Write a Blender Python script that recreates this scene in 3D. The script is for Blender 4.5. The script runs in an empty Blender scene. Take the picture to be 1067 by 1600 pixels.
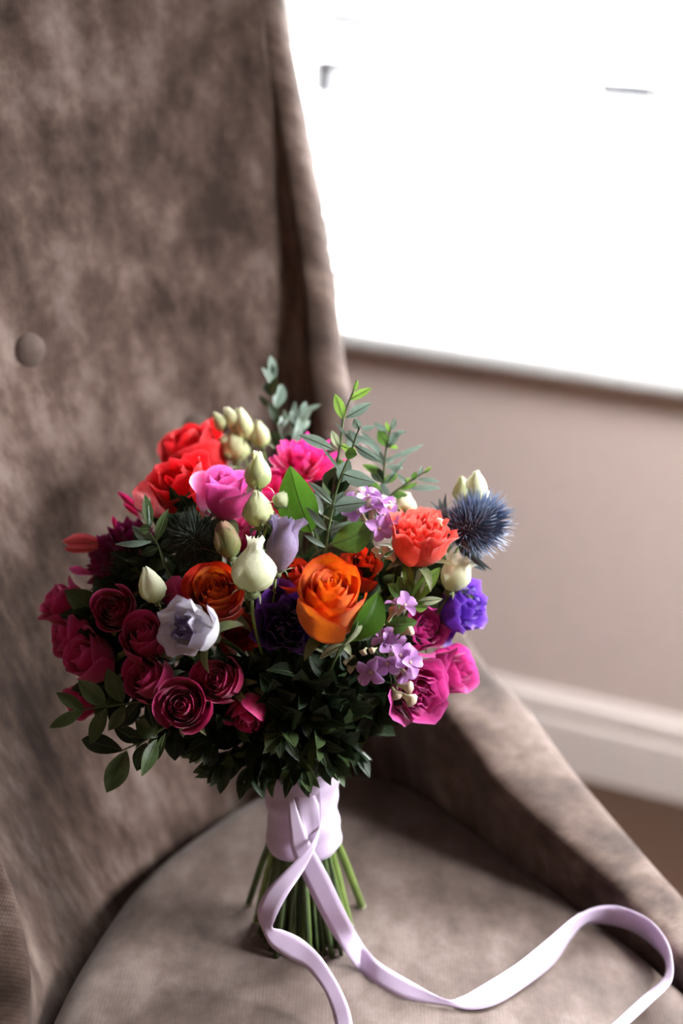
import bpy, math, random
import numpy as np
from mathutils import Matrix, Vector

random.seed(7)
rng = np.random.RandomState(7)
sc = bpy.context.scene
col = sc.collection

# ------------------------------------------------------------------ camera
FPX, PITCH, ROLL, CAMZ = 2200.0, math.radians(19.7), math.radians(3.7), 1.19
FW = np.array([0, math.cos(PITCH), -math.sin(PITCH)])
_r0 = np.array([1.0, 0, 0]); _u0 = np.cross(_r0, FW)
RT = math.cos(ROLL) * _r0 + math.sin(ROLL) * _u0
UP = np.cross(RT, FW)
CAM = np.array([0, 0, CAMZ])
cd = bpy.data.cameras.new('camera')
cd.sensor_fit = 'VERTICAL'; cd.sensor_height = 36.0; cd.sensor_width = 24.0
cd.lens = FPX * 36.0 / 1600.0
cd.clip_start = 0.02
cd.dof.use_dof = True; cd.dof.focus_distance = 1.035; cd.dof.aperture_fstop = 2.1
cam = bpy.data.objects.new('camera', cd); col.objects.link(cam)
M = Matrix([[RT[i], UP[i], -FW[i], CAM[i]] for i in range(3)] + [[0, 0, 0, 1]])
cam.matrix_world = M
sc.camera = cam

# ------------------------------------------------------------------ world, lights, exposure
sc.view_settings.view_transform = 'Standard'
sc.view_settings.look = 'None'
sc.view_settings.gamma = 1.0
sc.view_settings.use_curve_mapping = False
sc.view_settings.exposure = 0.8
world = bpy.data.worlds.new('overcast_sky'); sc.world = world
world.use_nodes = True
bg = world.node_tree.nodes['Background']
bg.inputs['Strength'].default_value = 84.0
_wt = world.node_tree                                   # overcast sky: brighter overhead, a dim band added round the horizon to cut low light, dark ground below
_tc = _wt.nodes.new('ShaderNodeTexCoord'); _sx = _wt.nodes.new('ShaderNodeSeparateXYZ'); _mr = _wt.nodes.new('ShaderNodeMapRange'); _rp = _wt.nodes.new('ShaderNodeValToRGB')
_mr.inputs['From Min'].default_value = -1.0; _mr.inputs['From Max'].default_value = 1.0
for _k, (_p, _c) in enumerate([(0.0, (.018, .018, .018, 1)), (0.496, (.018, .018, .018, 1)), (0.51, (.10, .10, .10, 1)), (0.60, (.13, .13, .13, 1)), (0.64, (.62, .64, .66, 1)), (1.0, (1.6, 1.65, 1.7, 1))]):
    if _k > 1: _rp.color_ramp.elements.new(_p)
    _rp.color_ramp.elements[_k].position = _p; _rp.color_ramp.elements[_k].color = _c
_wt.links.new(_tc.outputs['Generated'], _sx.inputs[0]); _wt.links.new(_sx.outputs['Z'], _mr.inputs[0]); _wt.links.new(_mr.outputs[0], _rp.inputs[0]); _wt.links.new(_rp.outputs[0], bg.inputs['Color'])
sc.cycles.use_denoising = True
sc.cycles.max_bounces = 10
sc.cycles.diffuse_bounces = 5
sc.cycles.sample_clamp_indirect = 6.0

WALL_ROT = math.radians(-20.5)      # the window wall runs at this angle to the view
WALL_B = 2.117                      # its distance in the room's own axes
OPEN_A0, OPEN_A1, OPEN_Z0, OPEN_Z1 = -1.05, 0.55, 0.70, 2.30
A0, A1 = -2.6, 1.10                                   # side walls
SIDE_B0, SIDE_B1, SIDE_Z0, SIDE_Z1 = 1.05, 1.70, 1.35, 2.05   # unseen window added in the right wall to bring in side light
RC, RS = math.cos(WALL_ROT), math.sin(WALL_ROT)
def room(a, b, z): return (a * RC - b * RS, a * RS + b * RC, z)

pl = bpy.data.lights.new('window_portal', 'AREA')
pl.shape = 'RECTANGLE'; pl.size = OPEN_A1 - OPEN_A0; pl.size_y = OPEN_Z1 - OPEN_Z0
pl.cycles.is_portal = True
po = bpy.data.objects.new('window_portal', pl); col.objects.link(po)
po.location = room((OPEN_A0 + OPEN_A1) / 2, WALL_B + 0.27, (OPEN_Z0 + OPEN_Z1) / 2)
po.rotation_euler = (math.radians(-90), 0, WALL_ROT)

ps = bpy.data.lights.new('added_window_portal', 'AREA')
ps.shape = 'RECTANGLE'; ps.size = SIDE_B1 - SIDE_B0; ps.size_y = SIDE_Z1 - SIDE_Z0
ps.cycles.is_portal = True
pso = bpy.data.objects.new('added_window_portal', ps); col.objects.link(pso)
pso.location = room(A1 + 0.17, (SIDE_B0 + SIDE_B1) / 2, (SIDE_Z0 + SIDE_Z1) / 2)
pso.rotation_euler = (math.radians(90), 0, WALL_ROT + math.radians(90))

ll = bpy.data.lights.new('room_lamp', 'POINT')          # warm lamp in the room, behind and left of the camera
ll.energy = 6.0; ll.color = (1.0, 0.62, 0.36); ll.shadow_soft_size = 0.12
lo = bpy.data.objects.new('room_lamp', ll); col.objects.link(lo)
lo.location = (-0.75, -0.9, 1.50)

# ------------------------------------------------------------------ helpers
def ray(x, y): return FW + RT * ((x - 533.5) / FPX) - UP * ((y - 800.0) / FPX)
def at(x, y, d): return CAM + ray(x, y) * d
def onz(x, y, z):
    d = ray(x, y); return CAM + d * ((z - CAMZ) / d[2])
def proj(P):
    V = np.asarray(P) - CAM; d = V @ FW
    return np.stack([533.5 + FPX * (V @ RT) / d, 800 - FPX * (V @ UP) / d, d], -1)
def face(a): 
    v = RT * a[0] + UP * a[1] - FW * a[2]
    return v / np.linalg.norm(v)
def nrm(v): return v / max(1e-9, np.linalg.norm(v))
def cr(pts, n):                       # Catmull-Rom through points, n samples
    P = np.asarray(pts, float); k = len(P)
    Q = np.vstack([2 * P[0] - P[1], P, 2 * P[-1] - P[-2]])
    out = []
    for t in np.linspace(0, k - 1 - 1e-6, n):
        i = int(t); f = t - i
        a, b, c, d = Q[i], Q[i + 1], Q[i + 2], Q[i + 3]
        out.append(0.5 * (2 * b + (c - a) * f + (2 * a - 5 * b + 4 * c - d) * f * f + (3 * b - a - 3 * c + d) * f ** 3))
    return np.array(out)

def build(name, V, F, mat, parent=None, tint=None, uv=None, smooth=True):
    """one mesh object; V in world coordinates (kept relative to the parent's location)"""
    V = np.asarray(V, float)
    off = np.array(parent['_o']) if parent is not None and '_o' in parent else np.zeros(3)
    me = bpy.data.meshes.new(name)
    me.from_pydata((V - off).tolist(), [], F)
    if smooth: me.polygons.foreach_set('use_smooth', [True] * len(me.polygons))
    if tint is not None:
        at_ = me.attributes.new('tint', 'FLOAT', 'POINT'); at_.data.foreach_set('value', np.asarray(tint, np.float32))
    if uv is not None:
        at_ = me.attributes.new('clothuv', 'FLOAT2', 'POINT'); at_.data.foreach_set('vector', np.asarray(uv, np.float32).ravel())
    me.materials.append(mat)
    o = bpy.data.objects.new(name, me); col.objects.link(o)
    if parent is not None:
        o.parent = parent
        if parent.type == 'MESH' : o['_o'] = list(off)
    return o

def thing(name, label, cat, loc, group=None):
    o = bpy.data.objects.new(name, None); col.objects.link(o)
    o.empty_display_size = 0.01
    o.location = loc; o['_o'] = [float(c) for c in loc]
    o['label'] = label; o['category'] = cat
    if group: o['group'] = group
    return o

def grid_faces(nu, nv, close=False):
    F = []
    for j in range(nv - 1):
        for i in range(nu - (0 if close else 1)):
            a = j * nu + i; b = j * nu + (i + 1) % nu
            F.append((a, b, b + nu, a + nu))
    return F

def tube(path, rad, sides=6, cap=True):
    P = np.asarray(path, float); n = len(P)
    rad = np.broadcast_to(np.asarray(rad, float), (n,))
    T = np.gradient(P, axis=0); V = []
    ref = np.array([0.31, 0.2, 0.93])
    for i in range(n):
        t = nrm(T[i]); a = nrm(np.cross(ref, t)) if abs(ref @ t) < .98 else nrm(np.cross([1, 0, 0], t)); b = np.cross(t, a)
        for k in range(sides):
            q = 2 * math.pi * k / sides
            V.append(P[i] + rad[i] * (math.cos(q) * a + math.sin(q) * b))
    F = grid_faces(sides, n, True)
    if cap:
        F.append(tuple(range(sides))[::-1]); F.append(tuple(range((n - 1) * sides, n * sides)))
    return V, F

def box(a0, a1, b0, b1, z0, z1):
    V = [(x, y, z) for z in (z0, z1) for y in (b0, b1) for x in (a0, a1)]
    F = [(0, 2, 3, 1), (4, 5, 7, 6), (0, 1, 5, 4), (2, 6, 7, 3), (0, 4, 6, 2), (1, 3, 7, 5)]
    return V, F
def boxes(lst):
    V, F = [], []
    for b in lst:
        v, f = box(*b); k = len(V); V += v; F += [tuple(i + k for i in q) for q in f]
    return V, F
def rv(V): return [room(*p) for p in V]      # room axes -> world
def struct(o): o['kind'] = 'structure'; return o
def bevel(o, w, seg=3):
    m = o.modifiers.new('bevel', 'BEVEL'); m.width = w; m.segments = seg; m.limit_method = 'ANGLE'
    return o

# ------------------------------------------------------------------ materials
def nodes(name):
    m = bpy.data.materials.new(name); m.use_nodes = True
    nt = m.node_tree; b = nt.nodes['Principled BSDF']
    return m, nt, b
def N(nt, t, **kw):
    n = nt.nodes.new(t)
    for k, v in kw.items():
        if k in n.inputs: n.inputs[k].default_value = v
        else: setattr(n, k, v)
    return n
def c4(c): return (c[0], c[1], c[2], 1)
def ramp(nt, stops):
    r = N(nt, 'ShaderNodeValToRGB'); e = r.color_ramp.elements
    while len(e) < len(stops): e.new(0.5)
    for k, (p, c) in enumerate(stops): e[k].position = p; e[k].color = c4(c)
    return r

def plain(name, c, rough=0.5, spec=0.4, noise=0.06, scale=20, bump=0.0, metal=0.0):
    m, nt, b = nodes(name)
    tc = N(nt, 'ShaderNodeTexCoord'); nz = N(nt, 'ShaderNodeTexNoise'); nz.inputs['Scale'].default_value = scale; nz.inputs['Detail'].default_value = 4
    nt.links.new(tc.outputs['Object'], nz.inputs['Vector'])
    r = ramp(nt, [(0.3, [k * (1 - noise) for k in c]), (0.7, [min(1, k * (1 + noise)) for k in c])])
    nt.links.new(nz.outputs['Fac'], r.inputs[0]); nt.links.new(r.outputs[0], b.inputs['Base Color'])
    b.inputs['Roughness'].default_value = rough; b.inputs['Specular IOR Level'].default_value = spec; b.inputs['Metallic'].default_value = metal
    if bump:
        bp = N(nt, 'ShaderNodeBump'); bp.inputs['Strength'].default_value = bump; bp.inputs['Distance'].default_value = 0.002
        nt.links.new(nz.outputs['Fac'], bp.inputs['Height']); nt.links.new(bp.outputs[0], b.inputs['Normal'])
    return m

def petal(name, stops, rough=0.55, trans=0.3, sheen=0.15, vein=0.10):
    """pigment runs from the petal's base (0) to its rim (1)"""
    m, nt, b = nodes(name)
    a = N(nt, 'ShaderNodeAttribute'); a.attribute_name = 'tint'
    tc = N(nt, 'ShaderNodeTexCoord'); nz = N(nt, 'ShaderNodeTexNoise'); nz.inputs['Scale'].default_value = 90; nz.inputs['Detail'].default_value = 5
    nt.links.new(tc.outputs['Object'], nz.inputs['Vector'])
    ad = N(nt, 'ShaderNodeMath', operation='MULTIPLY_ADD'); ad.inputs[1].default_value = 0.34; 
    nt.links.new(nz.outputs['Fac'], ad.inputs[0])
    sb = N(nt, 'ShaderNodeMath', operation='SUBTRACT'); sb.inputs[1].default_value = 0.17
    nt.links.new(a.outputs['Fac'], sb.inputs[0]); nt.links.new(sb.outputs[0], ad.inputs[2])
    r = ramp(nt, stops); nt.links.new(ad.outputs[0], r.inputs[0])
    nz2 = N(nt, 'ShaderNodeTexNoise'); nz2.inputs['Scale'].default_value = 420; nz2.inputs['Detail'].default_value = 2
    nt.links.new(tc.outputs['Object'], nz2.inputs['Vector'])
    mr = N(nt, 'ShaderNodeMapRange'); mr.inputs['From Min'].default_value = .3; mr.inputs['From Max'].default_value = .7
    mr.inputs['To Min'].default_value = 1 - vein; mr.inputs['To Max'].default_value = 1 + vein
    nt.links.new(nz2.outputs['Fac'], mr.inputs[0])
    mx = N(nt, 'ShaderNodeMix', data_type='RGBA', blend_type='MULTIPLY'); mx.inputs[0].default_value = 1
    nt.links.new(r.outputs[0], mx.inputs[6]); nt.links.new(mr.outputs[0], mx.inputs[7])
    nt.links.new(mx.outputs[2], b.inputs['Base Color'])
    b.inputs['Roughness'].default_value = rough; b.inputs['Specular IOR Level'].default_value = 0.35
    b.inputs['Sheen Weight'].default_value = sheen
    bp = N(nt, 'ShaderNodeBump'); bp.inputs['Strength'].default_value = 0.25; bp.inputs['Distance'].default_value = 0.0006
    nt.links.new(nz2.outputs['Fac'], bp.inputs['Height']); nt.links.new(bp.outputs[0], b.inputs['Normal'])
    tr = N(nt, 'ShaderNodeBsdfTranslucent'); nt.links.new(mx.outputs[2], tr.inputs['Color'])
    ms = N(nt, 'ShaderNodeMixShader'); ms.inputs[0].default_value = trans
    nt.links.new(b.outputs[0], ms.inputs[1]); nt.links.new(tr.outputs[0], ms.inputs[2])
    nt.links.new(ms.outputs[0], nt.nodes['Material Output'].inputs['Surface'])
    return m

def fabric(name, dark, mid, light, rib=0.12):
    m, nt, b = nodes(name)
    a = N(nt, 'ShaderNodeAttribute'); a.attribute_name = 'clothuv'
    mp = N(nt, 'ShaderNodeMapping'); mp.inputs['Scale'].default_value = (1.0, 0.62, 1)
    nt.links.new(a.outputs['Vector'], mp.inputs[0])
    n1 = N(nt, 'ShaderNodeTexNoise'); n1.inputs['Scale'].default_value = 25; n1.inputs['Detail'].default_value = 9; n1.inputs['Roughness'].default_value = 0.66
    n2 = N(nt, 'ShaderNodeTexNoise'); n2.inputs['Scale'].default_value = 5.5; n2.inputs['Detail'].default_value = 3
    nt.links.new(mp.outputs[0], n1.inputs['Vector']); nt.links.new(a.outputs['Vector'], n2.inputs['Vector'])
    mx = N(nt, 'ShaderNodeMath', operation='MULTIPLY_ADD'); mx.inputs[1].default_value = 0.62
    m2 = N(nt, 'ShaderNodeMath', operation='MULTIPLY'); m2.inputs[1].default_value = 0.38
    nt.links.new(n2.outputs['Fac'], m2.inputs[0]); nt.links.new(n1.outputs['Fac'], mx.inputs[0]); nt.links.new(m2.outputs[0], mx.inputs[2])
    r = ramp(nt, [(0.39, dark), (0.5, mid), (0.61, light)]); nt.links.new(mx.outputs[0], r.inputs[0])
    # ribbed weave
    w = N(nt, 'ShaderNodeTexWave'); w.inputs['Scale'].default_value = 110; w.inputs['Distortion'].default_value = 1.2; w.inputs['Detail'].default_value = 2; w.inputs['Detail Scale'].default_value = 3
    nt.links.new(a.outputs['Vector'], w.inputs['Vector'])
    w2 = N(nt, 'ShaderNodeTexWave'); w2.bands_direction = 'Y'; w2.inputs['Scale'].default_value = 150; w2.inputs['Distortion'].default_value = 1.5; w2.inputs['Detail'].default_value = 2
    nt.links.new(a.outputs['Vector'], w2.inputs['Vector'])
    wa = N(nt, 'ShaderNodeMath', operation='ADD'); nt.links.new(w.outputs['Fac'], wa.inputs[0]); nt.links.new(w2.outputs['Fac'], wa.inputs[1])
    mr = N(nt, 'ShaderNodeMapRange'); mr.inputs['From Max'].default_value = 2; mr.inputs['To Min'].default_value = 1 - rib; mr.inputs['To Max'].default_value = 1 + rib
    nt.links.new(wa.outputs[0], mr.inputs[0])
    mm = N(nt, 'ShaderNodeMix', data_type='RGBA', blend_type='MULTIPLY'); mm.inputs[0].default_value = 1
    nt.links.new(r.outputs[0], mm.inputs[6]); nt.links.new(mr.outputs[0], mm.inputs[7])
    nt.links.new(mm.outputs[2], b.inputs['Base Color'])
    b.inputs['Roughness'].default_value = 0.75; b.inputs['Specular IOR Level'].default_value = 0.1
    b.inputs['Sheen Weight'].default_value = 0.15; b.inputs['Sheen Roughness'].default_value = 0.45; b.inputs['Sheen Tint'].default_value = (0.9, 0.85, 0.82, 1)
    bp = N(nt, 'ShaderNodeBump'); bp.inputs['Strength'].default_value = rib * 3; bp.inputs['Distance'].default_value = 0.0006
    nt.links.new(wa.outputs[0], bp.inputs['Height']); nt.links.new(bp.outputs[0], b.inputs['Normal'])
    return m

MAT = {}
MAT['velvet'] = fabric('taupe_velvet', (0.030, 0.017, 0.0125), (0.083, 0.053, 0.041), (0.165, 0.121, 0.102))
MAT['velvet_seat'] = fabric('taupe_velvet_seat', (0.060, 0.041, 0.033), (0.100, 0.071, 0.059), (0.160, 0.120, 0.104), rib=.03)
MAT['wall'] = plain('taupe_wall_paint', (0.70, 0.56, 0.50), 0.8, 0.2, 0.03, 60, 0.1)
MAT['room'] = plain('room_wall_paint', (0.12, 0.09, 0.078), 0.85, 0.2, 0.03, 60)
MAT['ceiling'] = plain('ceiling_paint', (0.35, 0.33, 0.31), 0.9, 0.1, 0.02, 30)
MAT['carpet'] = plain('brown_carpet', (0.075, 0.043, 0.03), 0.95, 0.05, 0.35, 260, 0.8)
MAT['white'] = plain('white_gloss_paint', (0.8, 0.79, 0.77), 0.4, 0.4, 0.02, 30)
MAT['skirt'] = plain('skirting_paint', (0.80, 0.69, 0.63), 0.5, 0.4, 0.02, 30)
MAT['slat'] = plain('white_slat', (0.88, 0.88, 0.88), 0.5, 0.3, 0.02, 30)
MAT['tape'] = petal('ladder_tape', [(0, (.9, .88, .88)), (1, (.9, .88, .88))], rough=.8, trans=.5, sheen=0, vein=.03)
MAT['metal'] = plain('dark_window_metal', (0.03, 0.03, 0.035), 0.4, 0.5, 0.1, 60)
MAT['wood'] = plain('dark_leg_wood', (0.05, 0.03, 0.02), 0.4, 0.4, 0.2, 30)
gl, gnt, gb = nodes('clear_pane')
gb.inputs['Base Color'].default_value = (1, 1, 1, 1); gb.inputs['Transmission Weight'].default_value = 1; gb.inputs['Roughness'].default_value = 0.0; gb.inputs['IOR'].default_value = 1.02
gtr = N(gnt, 'ShaderNodeBsdfTransparent'); ggl = N(gnt, 'ShaderNodeBsdfGlossy'); ggl.inputs['Roughness'].default_value = 0.02
gmx = N(gnt, 'ShaderNodeMixShader'); gmx.inputs[0].default_value = 0.05
gnt.links.new(gtr.outputs[0], gmx.inputs[1]); gnt.links.new(ggl.outputs[0], gmx.inputs[2]); gnt.links.new(gmx.outputs[0], gnt.nodes['Material Output'].inputs['Surface'])
MAT['pane'] = gl

MAT['magenta'] = petal('magenta_petal', [(0, (0.26, 0.003, 0.04)), (0.5, (0.47, 0.010, 0.10)), (1, (0.66, 0.07, 0.26))], trans=0.25)
MAT['dkmagenta'] = petal('dark_magenta_petal', [(0, (0.06, 0.0, 0.02)), (0.5, (0.15, 0.002, 0.055)), (1, (0.25, 0.006, 0.1))], trans=0.2)
MAT['pink'] = petal('pink_petal', [(0, (0.62, 0.06, 0.24)), (0.6, (0.74, 0.09, 0.38)), (1, (0.78, 0.22, 0.55))], trans=0.35)
MAT['rosepink'] = petal('rose_pink_petal', [(0, (0.45, 0.02, 0.16)), (0.6, (0.62, 0.05, 0.28)), (1, (0.72, 0.12, 0.42))], trans=0.3)
MAT['hotpink'] = petal('hot_pink_petal', [(0, (0.7, 0.01, 0.05)), (0.5, (0.75, 0.02, 0.16)), (1, (0.8, 0.05, 0.32))], trans=0.3)
MAT['salmon'] = petal('salmon_petal', [(0, (0.55, 0.06, 0.06)), (1, (0.62, 0.10, 0.13))], trans=.3)
MAT['red'] = petal('red_petal', [(0, (0.5, 0.002, 0.006)), (0.6, (0.74, 0.008, 0.012)), (1, (0.8, 0.05, 0.07))], trans=0.3)
MAT['coral'] = petal('coral_petal', [(0, (0.82, 0.11, 0.05)), (0.5, (0.86, 0.075, 0.05)), (1, (0.88, 0.17, 0.14))], trans=0.3)
MAT['orange'] = petal('orange_petal', [(0, (0.72, 0.13, 0.004)), (0.55, (0.86, 0.21, 0.006)), (0.85, (0.82, 0.13, 0.008)), (1, (0.70, 0.035, 0.01))], trans=0.3)
MAT['orangeout'] = petal('orange_red_petal', [(0, (0.6, 0.06, 0.003)), (0.5, (0.62, 0.03, 0.004)), (1, (0.6, 0.012, 0.006))], trans=0.3)
MAT['purple'] = petal('deep_purple_petal', [(0, (0.035, 0.004, 0.12)), (0.6, (0.085, 0.010, 0.25)), (1, (0.17, 0.045, 0.38))], trans=0.25)
MAT['violet'] = petal('violet_petal', [(0, (0.10, 0.02, 0.32)), (0.6, (0.17, 0.045, 0.50)), (1, (0.30, 0.14, 0.64))], trans=0.3)
MAT['white'+'p'] = petal('cream_white_petal', [(0, (0.62, 0.68, 0.34)), (0.35, (0.84, 0.84, 0.62)), (1, (0.90, 0.88, 0.74))], trans=0.35, vein=.04)
MAT['greenwhite'] = petal('green_white_petal', [(0, (0.52, 0.60, 0.25)), (0.5, (0.72, 0.74, 0.44)), (1, (0.82, 0.81, 0.58))], trans=0.35, vein=.05)
MAT['lavwhite'] = petal('lavender_white_petal', [(0, (0.78, 0.76, 0.74)), (0.6, (0.76, 0.73, 0.83)), (1, (0.60, 0.52, 0.78))], trans=0.3, vein=.05)
MAT['lavheart'] = petal('lavender_heart_petal', [(0, (0.10, 0.06, 0.20)), (0.6, (0.28, 0.22, 0.44)), (1, (0.48, 0.42, 0.64))], trans=0.3, vein=.05)
MAT['mauve'] = petal('mauve_petal', [(0, (0.26, 0.19, 0.25)), (0.55, (0.33, 0.25, 0.42)), (1, (0.50, 0.43, 0.74))], trans=0.3, vein=.12)
MAT['lilac'] = petal('lilac_petal', [(0, (0.48, 0.25, 0.50)), (0.6, (0.52, 0.24, 0.60)), (1, (0.64, 0.40, 0.70))], trans=0.3, vein=.06)
MAT['creambud'] = petal('cream_bud', [(0, (0.42, 0.42, 0.22)), (0.6, (0.62, 0.55, 0.36)), (1, (0.68, 0.50, 0.40))], trans=0.25, vein=.06)
MAT['budpink'] = petal('green_pink_bud', [(0, (0.16, 0.20, 0.05)), (0.55, (0.30, 0.26, 0.11)), (0.8, (0.40, 0.16, 0.14)), (1, (0.60, 0.10, 0.26))], trans=0.25)
MAT['sepal'] = petal('sepal_green', [(0, (0.09, 0.15, 0.045)), (1, (0.20, 0.20, 0.09))], trans=0.2)
MAT['leafbright'] = petal('bright_leaf', [(0, (0.035, 0.105, 0.008)), (1, (0.065, 0.155, 0.012))], rough=.42, trans=0.42, sheen=0)
MAT['leafgreen'] = petal('green_leaf', [(0, (0.055, 0.12, 0.02)), (1, (0.085, 0.17, 0.03))], rough=.42, trans=0.35, sheen=0)
MAT['leafyoung'] = petal('young_leaf', [(0, (0.12, 0.22, 0.03)), (1, (0.17, 0.28, 0.045))], rough=.45, trans=0.45, sheen=0)
MAT['leafdark'] = petal('shade_dark_leaf', [(0, (0.008, 0.018, 0.006)), (1, (0.016, 0.031, 0.010))], rough=.55, trans=0.15, sheen=0)  # near-black green; the shade of the bouquet's hollows is put into this colour
MAT['leafolive'] = petal('olive_leaf', [(0, (0.05, 0.085, 0.03)), (0.5, (0.065, 0.10, 0.035)), (1, (0.09, 0.12, 0.05))], rough=.42, trans=0.25, sheen=0)
MAT['leafgray'] = petal('grey_green_leaf', [(0, (0.13, 0.19, 0.15)), (1, (0.19, 0.25, 0.20))], rough=.38, trans=0.2, sheen=.1)
MAT['leafpale'] = petal('pale_underside_leaf', [(0, (0.30, 0.36, 0.20)), (1, (0.40, 0.42, 0.27))], rough=.5, trans=0.3, sheen=0)
MAT['stem'] = plain('green_stem', (0.055, 0.085, 0.026), 0.45, 0.4, 0.35, 60)
MAT['stemlight'] = plain('fresh_green_stem', (0.15, 0.22, 0.05), 0.4, 0.4, 0.2, 60)
MAT['stembrown'] = plain('woody_stem', (0.12, 0.075, 0.045), 0.6, 0.3, 0.3, 80)
MAT['twig'] = plain('pale_twig', (0.24, 0.25, 0.13), 0.5, 0.3, 0.2, 80)
MAT['midrib'] = plain('leaf_midrib', (0.085, 0.115, 0.045), 0.5, 0.3, 0.2, 80)
MAT['thistle'] = petal('thistle_blue', [(0, (0.035, 0.05, 0.07)), (0.6, (0.14, 0.19, 0.32)), (1, (0.45, 0.52, 0.66))], rough=.5, trans=0.1)
MAT['thistleshade'] = petal('thistle_shaded_green', [(0, (0.02, 0.03, 0.02)), (0.6, (0.05, 0.07, 0.05)), (1, (0.09, 0.11, 0.09))], rough=.5, trans=0.1)  # darker copy of the thistle colour, with its shade painted in
MAT['bract'] = petal('thistle_bract', [(0, (0.08, 0.10, 0.09)), (1, (0.16, 0.19, 0.22))], rough=.5, trans=0.15)
MAT['cut'] = plain('cut_stem_end', (0.5, 0.52, 0.34), 0.6, 0.2, 0.15, 80)

def satin(name, c):
    m, nt, b = nodes(name)
    tc = N(nt, 'ShaderNodeTexCoord'); w = N(nt, 'ShaderNodeTexNoise'); w.inputs['Scale'].default_value = 300
    nt.links.new(tc.outputs['Object'], w.inputs['Vector'])
    r = ramp(nt, [(0.3, [k * .97 for k in c]), (0.7, c)]); nt.links.new(w.outputs['Fac'], r.inputs[0]); nt.links.new(r.outputs[0], b.inputs['Base Color'])
    b.inputs['Roughness'].default_value = 0.36; b.inputs['Specular IOR Level'].default_value = 0.5; b.inputs['Sheen Weight'].default_value = 0.3
    tr = N(nt, 'ShaderNodeBsdfTranslucent'); tr.inputs['Color'].default_value = c4(c)
    ms = N(nt, 'ShaderNodeMixShader'); ms.inputs[0].default_value = .15
    nt.links.new(b.outputs[0], ms.inputs[1]); nt.links.new(tr.outputs[0], ms.inputs[2]); nt.links.new(ms.outputs[0], nt.nodes['Material Output'].inputs['Surface'])
    return m
MAT['satin'] = satin('lilac_satin', (0.66, 0.52, 0.70))

# ------------------------------------------------------------------ the room
B0 = -2.3
fl = struct(build('floor', rv(box(A0, A1, B0, WALL_B + .3, -0.1, 0)[0]), box(0, 1, 0, 1, 0, 1)[1], MAT['carpet'], smooth=False))
fl['label'] = 'dark brown carpeted floor under the chair'
V, F = box(A0, A1, B0, WALL_B + .3, 2.5, 2.6); struct(build('ceiling', rv(V), F, MAT['ceiling'], smooth=False))['label'] = 'pale painted ceiling of the room'
V, F = boxes([(A0, OPEN_A0, WALL_B, WALL_B + .3, 0, 2.5), (OPEN_A1, A1, WALL_B, WALL_B + .3, 0, 2.5),
              (OPEN_A0, OPEN_A1, WALL_B, WALL_B + .3, 0, OPEN_Z0 - .03), (OPEN_A0, OPEN_A1, WALL_B, WALL_B + .3, OPEN_Z1, 2.5)])
struct(build('wall_window', rv(V), F, MAT['wall'], smooth=False))['label'] = 'taupe painted wall below and around the bright window'
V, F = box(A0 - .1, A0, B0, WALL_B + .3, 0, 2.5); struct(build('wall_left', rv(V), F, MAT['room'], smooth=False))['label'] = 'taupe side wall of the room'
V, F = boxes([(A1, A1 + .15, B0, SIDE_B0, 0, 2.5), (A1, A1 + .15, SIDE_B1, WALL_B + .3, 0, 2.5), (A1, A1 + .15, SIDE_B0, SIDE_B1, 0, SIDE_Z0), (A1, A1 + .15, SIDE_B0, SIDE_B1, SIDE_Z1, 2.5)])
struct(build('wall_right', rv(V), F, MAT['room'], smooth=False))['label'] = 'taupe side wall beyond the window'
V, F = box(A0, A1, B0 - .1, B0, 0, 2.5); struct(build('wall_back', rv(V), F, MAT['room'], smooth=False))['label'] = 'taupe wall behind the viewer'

# skirting: moulded profile swept along the wall
prof = [(0.0, 0.0), (-0.018, 0.0), (-0.018, 0.088), (-0.016, 0.094), (-0.010, 0.098), (-0.010, 0.104), (-0.015, 0.108), (-0.016, 0.116), (-0.013, 0.126), (-0.007, 0.134), (-0.006, 0.140), (0.0, 0.144)]
V = [(a, WALL_B + b, z) for a in (A0, A1) for b, z in prof]; n = len(prof)
F = [(i, i + 1, i + 1 + n, i + n) for i in range(n - 1)] + [tuple(range(n)), tuple(range(2 * n - 1, n - 1, -1))]
o = struct(build('baseboard_window', rv(V), F, MAT['skirt'], smooth=False)); o['label'] = 'moulded painted skirting board at the foot of the window wall'

# window sill with a rounded nose
nose = [(0.26, OPEN_Z0 - .03), (-0.022, OPEN_Z0 - .03)]
for k in range(9):
    q = -math.pi / 2 - k * math.pi / 8
    nose.append((-0.022 + 0.016 * math.cos(q), OPEN_Z0 - .014 + 0.016 * math.sin(q)))
nose += [(0.26, OPEN_Z0 + .002)]
V = [(a, WALL_B + b, z) for a in (OPEN_A0 - .06, OPEN_A1 + .06) for b, z in nose]; n = len(nose)
F = [(i, (i + 1) % n, (i + 1) % n + n, i + n) for i in range(n)] + [tuple(range(n)), tuple(range(2 * n - 1, n - 1, -1))]
o = struct(build('trim_1', rv(V), F, MAT['white'], smooth=False)); o['label'] = 'white window sill with a rounded front edge'

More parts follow.
